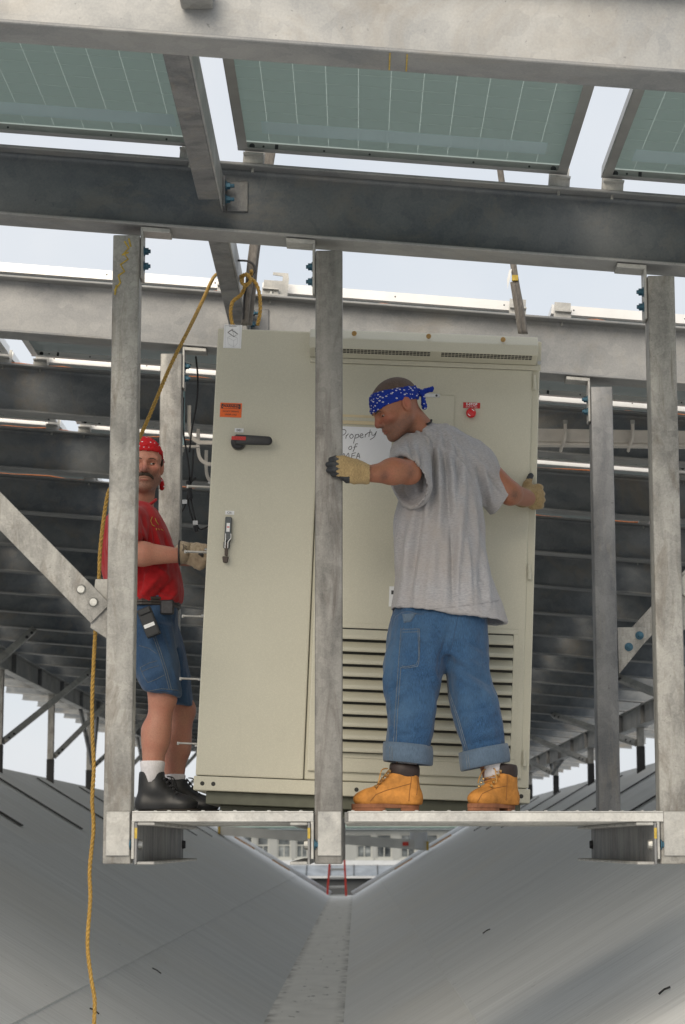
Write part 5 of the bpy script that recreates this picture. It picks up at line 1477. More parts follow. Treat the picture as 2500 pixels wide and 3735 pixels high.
# --- T-shirt
Fs = Field(A_(1395, 2300, 8.3) - [0, .30, 0], A_(1905, 1530, 8.3) + [0, .45, 0], .0054)
tr_ = secp([(2300, 1412, 1862, 8.33, .165), (2262, 1419, 1848, 8.33, .162), (2200, 1430, 1832, 8.33, .16), (2100, 1442, 1796, 8.34, .155), (2000, 1440, 1772, 8.36, .150), (1900, 1440, 1762, 8.39, .145),
            (1800, 1455, 1752, 8.415, .140), (1720, 1475, 1740, 8.43, .128), (1660, 1488, 1710, 8.44, .112), (1600, 1500, 1668, 8.445, .092), (1560, 1510, 1632, 8.445, .072), (1545, 1520, 1615, 8.445, .062)])
Fs.add(Fs.loft(tr_, 2.3))
# shoulders
Fs.add(Fs.rcone(A_(1545, 1612, 8.43), A_(1492, 1662, 8.36), .066, .074), .04)
Fs.add(Fs.rcone(A_(1640, 1620, 8.46), A_(1735, 1690, 8.48), .066, .078), .05)
core = Fs.d.copy()
sl_a, sl_b = A_(1560, 1640, 8.42), A_(1484, 1752, 8.255)
sr_a, sr_b = A_(1700, 1680, 8.47), A_(1838, 1830, 8.525)
axl0 = (sl_b - sl_a) / np.linalg.norm(sl_b - sl_a)
Fs.add(Fs.rcone(sr_a, sr_b, .082, .078), .05)
# open the sleeves
axl = sl_b - sl_a; axl /= np.linalg.norm(axl); axr = sr_b - sr_a; axr /= np.linalg.norm(axr)
cutr = Fs.plane(sr_b - axr * .010, axr + np.array([.1, 0, .15])); nearr = Fs.rcone(sr_a + axr * .08, sr_b + axr * .15, .14, .14)
Fs.d = np.where(nearr < 0, Field.smax(Fs.d, cutr, .004), Fs.d)
Fs.sub(Fs.rcone(sr_b - axr * .09, sr_b + axr * .12, .045, .070), .004)
# slanted hem, hollow below
hemn = np.array([-.13, 0, -1.0]); hemp = A_(1640, 2236, 8.2)
Fs.cut(Fs.plane(hemp, hemn), .004)
inn = Fs.loft([(z_ if i else z_ - .1, cx, cy, a - .012, b - .012) for i, (z_, cx, cy, a, b) in enumerate(sorted(tr_))], 2.3)
Fs.sub(np.maximum(inn, Fs.plane(hemp + np.array([0, 0, .14]), -hemn)), .004)
# neck opening
Fs.sub(Fs.rcone(A_(1535, 1575, 8.43), A_(1500, 1500, 8.40), .056, .064), .004)
v, q = Fs.mesh(2)
v = fbm(v, q, (9, 9, 3.2), .010, 11)
FL = []
for x0, y0, x1, y1, w_, a in [
    (1560, 1590, 1555, 1900, 12, .012), (1585, 1570, 1580, 1880, 9, -.010), (1600, 1580, 1610, 1980, 12, .012), (1622, 1590, 1640, 1900, 9, -.010), (1640, 1600, 1665, 1960, 12, .012), (1665, 1620, 1685, 1850, 9, -.009),
    (1530, 1600, 1520, 1800, 11, .010), (1545, 1600, 1540, 1800, 8, -.010),
    (1690, 1700, 1668, 2140, 14, .016), (1650, 1900, 1655, 2230, 12, -.012), (1600, 1850, 1560, 2230, 18, .012), (1545, 1800, 1480, 2240, 15, -.010), (1520, 1850, 1445, 2230, 16, .012),
    (1720, 1800, 1790, 2210, 16, .014), (1745, 1820, 1765, 2200, 12, -.014), (1700, 1950, 1720, 2220, 12, .010), (1475, 1900, 1435, 2240, 10, -.009),
    (1760, 1700, 1800, 1840, 10, .010), (1775, 1720, 1840, 1800, 8, -.008), (1745, 1690, 1775, 1860, 8, -.010), (1700, 1640, 1800, 1740, 9, .007),
    (1500, 1590, 1545, 1720, 8, .010), (1490, 1600, 1530, 1740, 6, -.009), (1472, 1600, 1515, 1700, 8, .008), (1460, 1615, 1490, 1690, 6, -.006),
    (1505, 1560, 1600, 1650, 7, .006), (1520, 1560, 1580, 1600, 5, -.005), (1620, 1560, 1700, 1680, 8, .007)]:
    FL.append((x0, y0, x1, y1, w_, a * 1.7))
for i_ in range(11):
    FL.append((1512 + i_ * 13, 1572 + (i_ - 4) ** 2 * .9, 1488 + i_ * 25, 1740 + 14 * (i_ % 3), 7, .0075 * (1 if i_ % 2 else -1)))
for i_ in range(7):
    FL.append((1480 + i_ * 50, 2000 + 30 * (i_ % 2), 1450 + i_ * 58, 2235, 8, .006 * (1 if i_ % 2 else -1)))
v = folds(v, q, FL)
shirt = to_obj('t_shirt', v, q, 'shirt_grey', w1)
sb_ = bvh_of(shirt)
# left sleeve: its own hollow tube of cloth hanging off the raised arm
Fl = Field(A_(1395, 1900, 8.3) - [0, .26, 0], A_(1620, 1570, 8.3) + [0, .20, 0], .0055)
s_top = A_(1545, 1625, 8.43)
Fl.add(Fl.rcone(s_top, A_(1500, 1668, 8.36), .066, .078)); Fl.add(Fl.rcone(A_(1512, 1660, 8.38), A_(1478, 1745, 8.24), .080, .098, (0, 0, 1), 1.04), .04)
Fl.add(Fl.rcone(A_(1500, 1720, 8.32), A_(1495, 1775, 8.24), .075, .085), .03)
Fl.cut(Fl.plane(A_(1466, 1752, 8.255), (-.74, -.52, -.22)), .003)
inn_l = Fl.rcone(A_(1505, 1680, 8.37), A_(1470, 1755, 8.21), .052, .088, (0, 0, 1), 1.04)
inn_l = Field.smin(inn_l, Fl.rcone(A_(1496, 1725, 8.31), A_(1488, 1778, 8.22), .060, .076), .03)
Fl.sub(inn_l, .003)
v, q = Fl.mesh(2); v = fbm(v, q, (14, 14, 8), .006, 17)
v = folds(v, q, [(1470, 1600, 1500, 1690, 7, .010), (1488, 1595, 1520, 1720, 6, -.010), (1505, 1600, 1540, 1760, 8, .012), (1528, 1610, 1548, 1780, 6, -.010), (1450, 1615, 1475, 1672, 6, .007), (1540, 1700, 1535, 1830, 9, .010)])
to_obj('sleeve', v, q, 'shirt_grey', w1)
laid_line('hem_stitch', sb_, [(1430, 2248), (1500, 2230), (1600, 2218), (1700, 2208), (1835, 2188)], .0016, 'shirt_grey', w1, .0006)
MB(w1.location).tube(smoothpath([W(1502, 1556, 8.385), W(1530, 1546, 8.375), W(1565, 1545, 8.375), W(1595, 1552, 8.385), W(1612, 1562, 8.41)], 5), .006, 8).build('collar', 'shirt_grey', w1, 0, True)
# sunglasses cord end at the nape
MB(w1.location).tube(smoothpath([W(1558, 1548, 8.36), W(1572, 1540, 8.35), W(1574, 1530, 8.35)], 4), .005, 6).build('cord_end', 'black_cable', w1, 0, True)

# --- jeans
Fj = Field(A_(1370, 2800, 8.25) - [0, .22, 0], A_(1880, 2190, 8.25) + [0, .32, 0], .0068)
Fj.add(Fj.loft(secp([(2190, 1440, 1775, 8.34, .145), (2260, 1432, 1772, 8.34, .150), (2340, 1425, 1775, 8.335, .150), (2400, 1425, 1776, 8.33, .13)]), 2.3))
l1 = secp([(2250, 1432, 1630, 8.31, .13), (2350, 1413, 1640, 8.295, .128), (2430, 1400, 1628, 8.27, .118), (2480, 1396, 1616, 8.255, .112), (2560, 1405, 1602, 8.24, .105), (2650, 1412, 1584, 8.225, .095), (2720, 1408, 1574, 8.22, .088), (2770, 1405, 1570, 8.22, .086)])
l2 = secp([(2250, 1600, 1772, 8.34, .13), (2350, 1608, 1778, 8.33, .125), (2420, 1622, 1788, 8.315, .118), (2500, 1632, 1802, 8.30, .112), (2560, 1642, 1822, 8.29, .106), (2650, 1664, 1834, 8.27, .096), (2720, 1684, 1840, 8.255, .088), (2775, 1688, 1846, 8.25, .086)])
Fj.add(Fj.loft(l1, 2.3), .02); Fj.add(Fj.loft(l2, 2.3), .02)
# hollow legs at the bottom
for ls in (l1, l2):
    s_ = sorted(ls); i2 = Fj.loft([(s_[0][0] - .05,) + s_[0][1:3] + (s_[0][3] - .010, s_[0][4] - .010)] + [(z_, cx, cy, a - .010, b - .010) for z_, cx, cy, a, b in s_[:3]], 2.3)
    Fj.sub(i2, .002)
v, q = Fj.mesh(2)
v = fbm(v, q, (11, 11, 5), .013, 5)
v = folds(v, q, [(1640, 2440, 1790, 2540, 14, .012), (1660, 2420, 1800, 2500, 10, -.011), (1640, 2390, 1770, 2440, 12, .009), (1450, 2480, 1600, 2440, 12, .007), (1420, 2560, 1500, 2500, 12, .010), (1410, 2530, 1480, 2470, 8, -.009),
               (1440, 2620, 1560, 2600, 12, .006), (1700, 2640, 1820, 2590, 12, .008), (1690, 2600, 1800, 2570, 8, -.008), (1500, 2300, 1640, 2380, 12, .006), (1640, 2290, 1600, 2420, 7, -.010), (1430, 2650, 1560, 2690, 10, .006), (1720, 2690, 1830, 2660, 9, .006), (1420, 2690, 1570, 2660, 8, -.008), (1700, 2720, 1840, 2690, 8, -.008), (1480, 2330, 1620, 2300, 14, .007), (1690, 2330, 1780, 2380, 10, -.008), (1560, 2420, 1620, 2520, 10, .008), (1410, 2600, 1470, 2560, 7, -.008)])
jeans = to_obj('jeans', v, q, 'denim', w1)
jb = bvh_of(jeans)
# rolled cuffs
def cuff(c_top, c_bot, ax, ay, name, tilt):
    m_ = MB(w1.location); rings = []
    n = 36
    for rr, f in ((0.97, 0.0), (1.03, -.03), (1.055, .25), (1.06, .6), (1.05, .97), (1.0, 1.03), (.93, .98), (.90, .6)):
        c = c_top.lerp(c_bot, f); ring = []
        for i in range(n):
            a = 2 * math.pi * i / n
            wob = 1 + .025 * math.sin(3 * a + f * 2) + .015 * math.sin(7 * a + 1)
            ring.append(m_._v(c + Vector((math.cos(a) * ax * rr * wob, math.sin(a) * ay * rr * wob, tilt * math.cos(a) * ax))))
        rings.append(ring)
    for i in range(len(rings) - 1):
        for j in range(n): m_.bm.faces.new((rings[i][j], rings[i][(j + 1) % n], rings[i + 1][(j + 1) % n], rings[i + 1][j]))
    return m_.build(name, 'denim_inside', w1, 0, True)
cf1 = cuff(W(1488, 2716, 8.22), W(1485, 2783, 8.22), .091, .096, 'cuff', -.10)
cf2 = cuff(W(1763, 2730, 8.25), W(1768, 2795, 8.25), .091, .096, 'cuff', .20)
for cf_, pts in ((cf1, [(1422, 2722), (1424, 2775)]), (cf2, [(1700, 2752), (1706, 2800)])):
    cb2 = bvh_of(cf_)
    for dx in (0, 8): laid_line('seam', cb2, [(pts[0][0] + dx, pts[0][1]), (pts[1][0] + dx, pts[1][1])], .0013, 'stitch', w1, .0006)
# seams, carpenter pocket, back pockets
for dx in (0, 9): laid_line('seam', jb, [(1464 + dx, 2290), (1456 + dx, 2400), (1449 + dx, 2500), (1442 + dx, 2600), (1436 + dx, 2712)], .0013, 'stitch', w1, .0005)
for dx in (0, 6): laid_line('seam', jb, [(1618 + dx, 2480), (1640 + dx, 2540), (1668 + dx, 2620), (1700 + dx, 2735)], .0012, 'stitch', w1, .0005)
laid_line('seam', jb, [(1672, 2240), (1655, 2330), (1632, 2420)], .0014, 'denim_dark', w1, .0003)
pk = laid_patch('side_pocket', jb, [(1466, 2292), (1534, 2290), (1528, 2440), (1458, 2440)], 'denim', w1, .004, 12, 16)
pb = bvh_of(pk)
for off in (0, 5):
    laid_line('stitching', pb, [(1469 + off, 2296), (1530 - off, 2294), (1533 - off, 2400), (1524 - off, 2430 - off), (1480, 2437 - off), (1461 + off, 2434 - off)], .0010, 'stitch', pk if False else w1, .0006)
laid_line('stitching', pb, [(1470, 2306), (1530, 2305)], .0010, 'stitch', w1, .0006)
hl = laid_patch('tool_loop', jb, [(1468, 2240), (1520, 2236), (1500, 2268), (1474, 2272)], 'denim_inside', w1, .008, 8, 8)
laid_patch('back_pocket', jb, [(1540, 2236), (1640, 2236), (1636, 2240), (1542, 2240)], 'denim', w1, .004, 8, 4)
bp_ = laid_patch('hip_pocket', jb, [(1736, 2215), (1770, 2215), (1768, 2256), (1748, 2250)], 'denim_inside', w1, .006, 8, 8)
laid_line('stitching', jb, [(1735, 2222), (1742, 2245), (1764, 2258)], .0012, 'stitch', w1, .0006)

# --- boots and socks
BM = ['boot_tan', 'boot_sole', 'boot_collar', 'brass', 'lace_tan']
bL = boot(w1, Vector((PX(1426, 8.2), 8.195, DK)), math.pi, .92, BM, .150)
bR = boot(w1, Vector((PX(1810, 8.2), 8.215, DK)), math.pi + .80, .92, BM, .150)
for bo_, lns in ((bL, ([(1352, 2922), (1372, 2898), (1412, 2882), (1470, 2866), (1500, 2858)], [(1502, 2812), (1500, 2850), (1494, 2890), (1492, 2922)], [(1520, 2815), (1524, 2860), (1520, 2900)], [(1412, 2800), (1400, 2830), (1386, 2860), (1372, 2880)], [(1420, 2806), (1470, 2812), (1525, 2814)])),
                 (bR, ([(1742, 2925), (1760, 2895), (1800, 2876), (1850, 2866)], [(1850, 2815), (1850, 2860), (1846, 2920)], [(1775, 2805), (1766, 2840), (1752, 2870)]))):
    lb = bvh_of(bo_)
    for ln in lns: laid_line('boot_stitching', lb, ln, .0013, 'boot_seam', w1, .0004)
for c in (W(1487, 2780, 8.2), W(1800, 2790, 8.23)):
    MB(w1.location).tube([c + Vector((0, 0, -.05)), c, c + Vector((0, 0, .04))], [.036, .037, .036], 18).build('sock', 'sock', w1, 0, True)

# --- gloves
def glove_v(F): return F.mesh(1)
# left glove flat on the front of the post, fingers pointing left
gy = by(2) - .022
g0 = A_(1300, 1722, gy - .004)
Fg = Field(A_(1165, 1790, gy) - [0, .07, 0], A_(1350, 1640, gy) + [0, .07, 0], .0032)
Fg.add(Fg.rcone(A_(1334, 1730, gy + .0), A_(1300, 1722, gy - .004), .040, .040, (0, 1, 0), .88))
Fg.add(Fg.rcone(A_(1300, 1715, gy - .006), A_(1256, 1700, gy - .010), .040, .040, (0, 1, 0), .62), .02)
Fg.add(Fg.rcone(A_(1290, 1735, gy - .003), A_(1262, 1735, gy - .006), .028, .022, (0, 1, 0), .75), .02)
fing = [((1252, 1674), (1225, 1672), (1207, 1677)), ((1252, 1696), (1218, 1692), (1196, 1694)), ((1254, 1715), (1222, 1713), (1199, 1715)), ((1258, 1734), (1236, 1730), (1215, 1729))]
for a, b_, c in fing:
    Fg.add(Fg.rcone(A_(a[0], a[1], gy - .014), A_(b_[0], b_[1], gy - .010), .0125, .0120), .007)
    Fg.add(Fg.rcone(A_(b_[0], b_[1], gy - .010), A_(c[0], c[1], gy + .006), .0118, .0105), .003)
Fg.add(Fg.rcone(A_(1290, 1742, gy + .0), A_(1268, 1748, gy + .006), .019, .015), .012); Fg.add(Fg.rcone(A_(1268, 1748, gy + .006), A_(1270, 1752, gy + .034), .0145, .0125), .005)
v, q = Fg.mesh(1); uv = project_px(v[q].mean(1))
black = ((uv[:, 0] < 1232 + 6 * np.sin(uv[:, 1] * .35)) | ((uv[:, 1] > 1738) & (uv[:, 0] < 1276))).astype(int)
to_obj('glove', fbm(v, q, (45, 45, 45), .002, 2), q, ['glove_tan', 'glove_black'], w1, black)
MB(w1.location).tube([W(1306, 1724, gy + .0), W(1318, 1727, gy + .003), W(1328, 1730, gy + .006)], [.0395, .0405, .0385], 20).build('glove_cuff', 'glove_tan', w1, 0, True)
# right glove over the cabinet's right edge, thumb up
gx_ = 8.752
Fg = Field(A_(1870, 1890, gx_) - [0, .09, 0], A_(2010, 1700, gx_) + [0, .14, 0], .0034)
Fg.add(Fg.rcone(A_(1912, 1815, gx_ - .02), A_(1945, 1812, gx_ - .004), .040, .042, (0, 1, 0), .8))
for i, (yy, xx) in enumerate(((1778, 1966), (1800, 1972), (1822, 1973), (1843, 1968))):
    Fg.add(Fg.rcone(A_(1942, yy + 3, gx_), A_(xx, yy, gx_ + .002), .0155, .0150), .012)
    Fg.add(Fg.rcone(A_(xx, yy, gx_ + .002), A_(xx + 6, yy + 2, gx_ + .055), .0148, .0130), .006)
    Fg.add(Fg.rcone(A_(xx + 6, yy + 2, gx_ + .055), A_(xx + 2, yy + 3, gx_ + .085), .0130, .0115), .004)
Fg.add(Fg.rcone(A_(1918, 1795, gx_ - .012), A_(1924, 1765, gx_ - .004), .024, .018), .012); Fg.add(Fg.rcone(A_(1924, 1765, gx_ - .004), A_(1937, 1735, gx_ + .012), .0165, .0125), .004)
v, q = Fg.mesh(1); uv = project_px(v[q].mean(1))
black = ((uv[:, 1] < 1746) | ((v[q].mean(1)[:, 1] > gx_ + .05))).astype(int)
to_obj('glove', fbm(v, q, (45, 45, 45), .002, 4), q, ['glove_tan', 'glove_black'], w1, black)
MB(w1.location).tube([W(1898, 1813, gx_ - .055), W(1908, 1815, gx_ - .04), W(1918, 1816, gx_ - .025)], [.040, .042, .040], 20).build('glove_cuff', 'glove_tan', w1, 0, True)
# grime on the elbows
bb_ = bvh_of(body)

# ================================================================== MAN IN RED
w2 = empty('person', W(560, 2950, 9.6)); w2.location.z = DK
tag(w2, 'moustached man in red T-shirt, red bandana and denim shorts beside the cabinet', 'person')
YR = 9.60
hc2 = A_(524, 1697, YR); HR2 = rows((.16, -1, -.06), (0.03, 0, 1))
HF2, HP2 = head_field(HR2, hc2, A_(505, 1850, YR + .03), s=1.06, neck_r=.060)
hv2, hq2 = HF2.mesh(1)
Fb = Field(A_(360, 2975, YR) - [0, .42, 0], A_(800, 1830, YR) + [0, .35, 0], .0078)
Fb.add(Fb.rcone(A_(520, 2260, YR), A_(500, 1950, YR), .105, .12, (0, 1, 0), 1.1))
Fb.add(Fb.rcone(A_(490, 1890, YR - .14), A_(490, 1890, YR + .14), .06, .06), .05)
Fb.add(Fb.rcone(A_(505, 1850, YR + .03), A_(500, 1920, YR + .03), .066, .08), .03)
sh2, el2, wr2 = A_(455, 1905, YR - .19), A_(445, 2018, YR - .24), A_(652, 2026, YR - .20)
Fb.add(Fb.rcone(sh2, el2, .06, .052), .03); Fb.add(Fb.rcone(el2, A_(520, 2020, YR - .235), .052, .054), .02); Fb.add(Fb.rcone(A_(520, 2020, YR - .235), wr2, .053, .033), .02)
Fb.add(Fb.rcone(A_(455, 1905, YR + .19), A_(520, 2020, YR + .2), .055, .05), .03); Fb.add(Fb.rcone(A_(520, 2020, YR + .2), A_(700, 2040, YR + .05), .05, .033), .02)
legs2 = ((A_(530, 2260, YR - .09), A_(592, 2545, YR - .11), A_(575, 2700, YR - .10), A_(557, 2870, YR - .10)), (A_(560, 2260, YR + .09), A_(662, 2590, YR + .10), A_(652, 2730, YR + .10), A_(636, 2880, YR + .10)))
for hip, kn, cf, an in legs2:
    Fb.add(Fb.rcone(hip, kn, .068, .056), .03); Fb.add(Fb.rcone(kn, cf, .055, .056), .03); Fb.add(Fb.rcone(cf + np.array([-.014, .004, .04]), an, .060, .040), .03); Fb.add(Fb.ell(kn + np.array([.022, 0, 0]), (.042, .042, .05)), .02)
bv, bq = Fb.mesh(2)
v_all = np.concatenate([bv, hv2]); body2 = to_obj('body', v_all, np.concatenate([bq, hq2 + len(bv)]), 'skin_ruddy', w2, None, face_attrs(v_all, HR2, hc2, 1.06))
eyes(w2, HR2, HP2, (.55, -.05), 1.06, 'skin_ruddy', .0018, -.0040)
fx, ly, uz = HF2.frame(HR2, hc2)
shell(HF2, .007, [-(uz - .047 * 1.06 - .06 * fx + np.clip(-fx, 0, .2) * .75 + .06 * np.abs(ly) * (fx < .06)), ], 'bandana', 'bandana_red', w2, .004, 1, lambda v, q: fbm(v, q, (40, 40, 70), .0035, 9))
kb = HP2(-.115, .035, -.045)
MB(w2.location).tube(smoothpath([Vector(HP2(-.09, .06, -.03)), Vector(HP2(-.08, .085, -.06)), Vector(HP2(-.07, .088, -.095))], 4), [.012] * 8 + [.007], 8).build('bandana_tail', 'bandana_red', w2, 0, True)
hb = BVHTree.FromPolygons([Vector(p) for p in hv2], [list(map(int, f)) for f in hq2])
def on_head2(lx, ly_, lz, lift=.0006):
    o_ = Vector(HP2(lx + .15, ly_, lz)); h = hb.ray_cast(o_, -Vector(HR2[0])); return h[0] + h[1] * lift
for sg in (-1, 1):
    MB(w2.location).tube([on_head2(0, sg * y, z_) for y, z_ in ((.013, .0155), (.022, .019), (.034, .0205), (.046, .017))], [.0012, .0024, .0022, .0010], 6).build('eyebrow', 'hair_brown', w2)
    MB(w2.location).tube([on_head2(0, sg * y, z_, .0012) for y, z_ in ((.019, .0030), (.026, .0070), (.036, .0066), (.045, .0020))], .0015, 5).build('eyelid', 'skin_ruddy', w2)
    MB(w2.location).tube([on_head2(0, sg * y, z_, .0015) for y, z_ in ((.0, -.0480), (.010, -.0490), (.020, -.0510), (.029, -.0550), (.036, -.0610), (.040, -.0660))], [.0066, .0076, .0078, .0070, .0052, .0025], 8).build('moustache', 'hair_brown', w2, 0, True)
MB(w2.location).tube([on_head2(0, y, -.0735, .0002) for y in (-.021, -.012, 0, .012, .021)], [.0008, .0022, .0026, .0022, .0008], 6).build('lip', 'lip', w2, 0, True)
for sg in (-1, 1):
    MB(w2.location).tube([on_head2(0, sg * .079, z_, .002) if False else Vector(HP2(.002, sg * .078, z_)) for z_ in (.03, .012, -.005)], [.006, .007, .003], 6).build('sideburn', 'hair_brown', w2)

# red T-shirt
Fs = Field(A_(355, 2260, YR) - [0, .36, 0], A_(700, 1830, YR) + [0, .34, 0], .0072)
tr2 = secp([(2236, 412, 655, YR, .165), (2205, 404, 662, YR, .170), (2150, 384, 668, YR, .175), (2100, 378, 663, YR, .175), (2050, 372, 652, YR, .175), (2000, 369, 640, YR, .178), (1950, 371, 622, YR, .182), (1900, 378, 600, YR, .180), (1868, 420, 580, YR, .15), (1845, 450, 568, YR, .10), (1834, 465, 560, YR, .075)])
Fs.add(Fs.loft(tr2, 2.2))
sa, sb2 = A_(462, 1900, YR - .17), A_(462, 1985, YR - .235)
Fs.add(Fs.rcone(sa, sb2, .082, .092), .04)
Fs.add(Fs.rcone(A_(462, 1900, YR + .16), A_(490, 1985, YR + .22), .082, .088), .04)
ax2 = sb2 - sa; ax2 /= np.linalg.norm(ax2)
near = Fs.rcone(sa + ax2 * .05, sb2 + ax2 * .15, .14, .14)
Fs.d = np.where((near < 0) & (Fs.Y < YR - .16), Field.smax(Fs.d, Fs.plane(sb2 + ax2 * .01, ax2 + np.array([.3, 0, 0])), .004), Fs.d)
Fs.cut(Fs.plane(A_(540, 2212, YR), (.10, 0, -1)), .006)
Fs.sub(Fs.rcone(A_(520, 1842, YR - .01), A_(535, 1800, YR - .03), .064, .072), .004)
v, q = Fs.mesh(2); v = fbm(v, q, (9, 9, 4), .012, 21)
v = folds(v, q, [(a_[0], a_[1], a_[2], a_[3], a_[4], a_[5] * 1.6) for a_ in [(520, 1880, 530, 2000, 8, -.010), (535, 1900, 560, 2030, 10, .010), (560, 1920, 610, 2080, 10, .008), (600, 2080, 500, 2190, 14, .012), (640, 2110, 540, 2210, 10, -.010), (655, 2150, 590, 2215, 9, .010), (520, 2080, 510, 2170, 8, -.008), (560, 2060, 620, 2110, 9, .008), (540, 1960, 520, 1985, 6, -.008), (520, 2110, 640, 2180, 7, -.007), (510, 2150, 560, 2200, 8, .008), (600, 1960, 640, 2060, 7, -.007)]])
red = to_obj('t_shirt', v, q, 'shirt_red', w2); rb_ = bvh_of(red)
MB(w2.location).tube(smoothpath([W(505, 1850, YR - .075), W(530, 1846, YR - .085), W(556, 1834, YR - .075), W(570, 1822, YR - .04)], 4), .007, 8).build('collar', 'shirt_red', w2, 0, True)
for pts in ([(556, 1885), (550, 1900), (556, 1915), (566, 1920)], [(566, 1890), (572, 1905), (580, 1915)], [(571, 1927), (571, 1934)], [(577, 1928), (582, 1934)], [(588, 1930), (596, 1936)]):
    laid_line('chest_print', rb_, pts, .0016, 'yellow_paint', w2, .0008, 4)
# shorts
Fj = Field(A_(400, 2640, YR) - [0, .30, 0], A_(740, 2170, YR) + [0, .32, 0], .0072)
Fj.add(Fj.loft(secp([(2180, 420, 645, YR, .155), (2240, 410, 650, YR, .165), (2310, 415, 650, YR, .165), (2360, 430, 650, YR, .14)]), 2.3))
k1 = secp([(2280, 420, 632, YR - .08, .10), (2380, 445, 650, YR - .09, .105), (2460, 495, 658, YR - .105, .105), (2528, 528, 660, YR - .115, .100), (2560, 535, 662, YR - .115, .1)])
k2 = secp([(2280, 470, 652, YR + .08, .10), (2380, 540, 676, YR + .09, .105), (2460, 580, 694, YR + .10, .105), (2560, 612, 706, YR + .10, .098), (2600, 616, 712, YR + .10, .098)])
Fj.add(Fj.loft(k1, 2.3), .02); Fj.add(Fj.loft(k2, 2.3), .02)
Fj.d = np.where(Fj.Y < YR, Field.smax(Fj.d, Fj.plane(A_(595, 2532, YR - .1), (-.18, 0, -1)), .004), Field.smax(Fj.d, Fj.plane(A_(665, 2572, YR + .1), (-.2, 0, -1)), .004))
v, q = Fj.mesh(2); v = fbm(v, q, (11, 11, 6), .009, 31)
v = folds(v, q, [(540, 2340, 600, 2420, 10, .008), (600, 2300, 640, 2400, 8, -.008), (520, 2480, 600, 2440, 10, .008), (620, 2420, 650, 2500, 8, .006)])
shorts = to_obj('shorts', v, q, 'denim_dark', w2); shb = bvh_of(shorts)
for dx in (0, 8): laid_line('seam', shb, [(555 + dx, 2310), (580 + dx, 2380), (602 + dx, 2450), (618 + dx, 2515)], .0016, 'stitch', w2, .0006)
for ln in ([(508, 2355), (545, 2365), (572, 2385)], [(512, 2435), (545, 2418), (575, 2410)], [(518, 2450), (548, 2436), (580, 2428)], [(540, 2490), (570, 2478), (600, 2462)], [(536, 2522), (590, 2512), (650, 2518)], [(512, 2435), (524, 2465), (540, 2490)]):
    laid_line('stitching', shb, ln, .0013, 'stitch', w2, .0006)
# belt, buckle, phone pouch
m_ = MB(w2.location)
for zz in (0, .012, .024): m_.tube([W(532, 2196, YR) + Vector((.152 * math.cos(a / 24 * 2 * math.pi), .168 * math.sin(a / 24 * 2 * math.pi), -zz)) for a in range(24)], .008, 6, closed=True)
m_.build('belt', 'belt_leather', w2)
p = W(612, 2215, YR - .12); MB(w2.location).box(p + Vector((-.03, -.035, -.035)), p + Vector((.03, .0, .03))).build('buckle', 'bolt_dark', w2, .006)
Mp = Matrix.Translation(W(542, 2265, YR - .235)) @ Matrix.Rotation(math.radians(-22), 4, 'Y')
MB(w2.location).box((-.032, -.022, -.072), (.032, .022, .060), Mp).build('belt_pouch', 'pouch_black', w2, .008, False, 2)
MB(w2.location).box((-.026, -.026, -.030), (.022, -.0225, -.014), Mp).build('pouch_badge', 'white_label', w2)
MB(w2.location).box((-.028, -.030, .030), (.028, -.0225, .058), Mp).build('pouch_flap', 'pouch_black', w2, .004)
# boots and socks
BK = ['boot_black', 'sole_black', 'boot_black', 'bolt_dark', 'lace_black']
boot(w2, Vector((PX(598, YR - .1), YR - .10, DK)), -.10, .98, BK, .198, False)
boot(w2, Vector((PX(676, YR + .1), YR + .10, DK)), .05, .98, BK, .168, False)
for c, r_ in ((W(557, 2797, YR - .1), .053), (W(638, 2845, YR + .1), .047)):
    MB(w2.location).tube([c + Vector((0, 0, -.09)), c + Vector((0, 0, -.035)), c + Vector((0, 0, -.005)), c + Vector((0, 0, .018)), c + Vector((0, 0, .026))], [r_ * .72, r_ * .86, r_, r_ * 1.05, r_ * .96], 20).build('sock', 'sock', w2, 0, True)
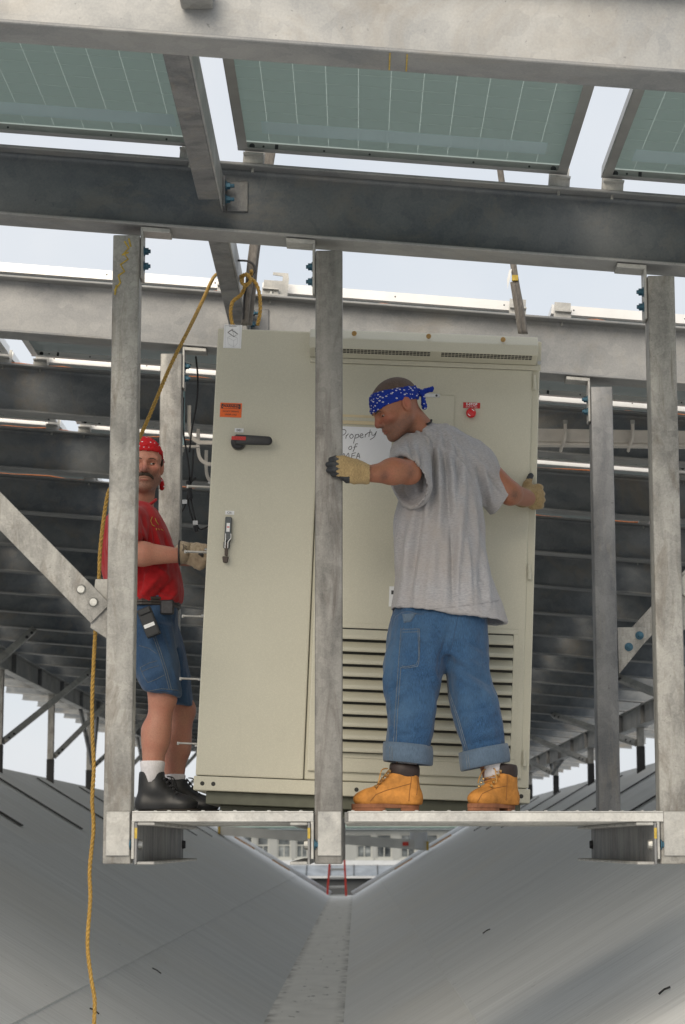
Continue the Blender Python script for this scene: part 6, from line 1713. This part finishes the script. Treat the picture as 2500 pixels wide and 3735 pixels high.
# glove gripping a tool
yg = YR - .19
Fg = Field(A_(640, 2110, yg) - [0, .10, 0], A_(790, 1955, yg) + [0, .12, 0], .0036)
Fg.add(Fg.rcone(A_(672, 2018, yg), A_(712, 2022, yg - .005), .048, .046, (0, 1, 0), .75))
Fg.add(Fg.rcone(A_(712, 2012, yg - .01), A_(735, 2015, yg - .012), .036, .034, (0, 1, 0), .8), .02)
for i, (xx, yy) in enumerate(((744, 1996), (742, 2018), (738, 2040), (730, 2060))):
    Fg.add(Fg.rcone(A_(722, yy, yg - .014), A_(xx + 8, yy + 2, yg - .022), .0165, .0155), .008)
    Fg.add(Fg.rcone(A_(xx + 8, yy + 2, yg - .022), A_(xx + 6, yy + 5, yg + .025), .0155, .0140), .006)
    Fg.add(Fg.rcone(A_(xx + 6, yy + 5, yg + .025), A_(xx - 16, yy + 6, yg + .030), .0140, .0125), .004)
Fg.add(Fg.rcone(A_(702, 2048, yg - .01), A_(728, 2068, yg - .02), .020, .015), .012)
v, q = Fg.mesh(1); to_obj('glove', fbm(v, q, (38, 38, 38), .004, 6), q, 'glove_leather', w2)
MB(w2.location).tube([W(657, 2016, yg), W(675, 2016, yg), W(692, 2018, yg)], [.054, .050, .047], 18).build('glove_cuff', 'glove_leather', w2, 0, True)
MB(w2.location).tube([W(656, 2016, yg) + Vector((0, .054 * math.cos(a * math.pi / 8), .054 * math.sin(a * math.pi / 8))) for a in range(16)], .004, 6, closed=True).build('glove_strap', 'black_cable', w2)
mb = MB(w2.location)
for pts in ([(668, 1985), (672, 1998), (667, 2008)], [(674, 1990), (682, 1994), (675, 1999), (684, 2003), (676, 2008)]):
    mb.tube([W(a, b_, yg - .053) for a, b_ in pts], .0016, 4)
mb.build('pen_mark', 'label_ink', w2)
tl = empty('screwdriver', W(740, 2020, yg - .03)); tag(tl, 'steel rod tool with black grip held in the leather glove', 'tool'); O = tl.location.copy()
MB(O).cyl(W(738, 2018, yg - .032), W(770, 1972, yg + .0), .0055, 10).build('shank', 'steel', tl)
MB(O).cyl(W(731, 2028, yg - .038), W(739, 2016, yg - .032), .013, 12, .011).build('grip', 'black_cable', tl)
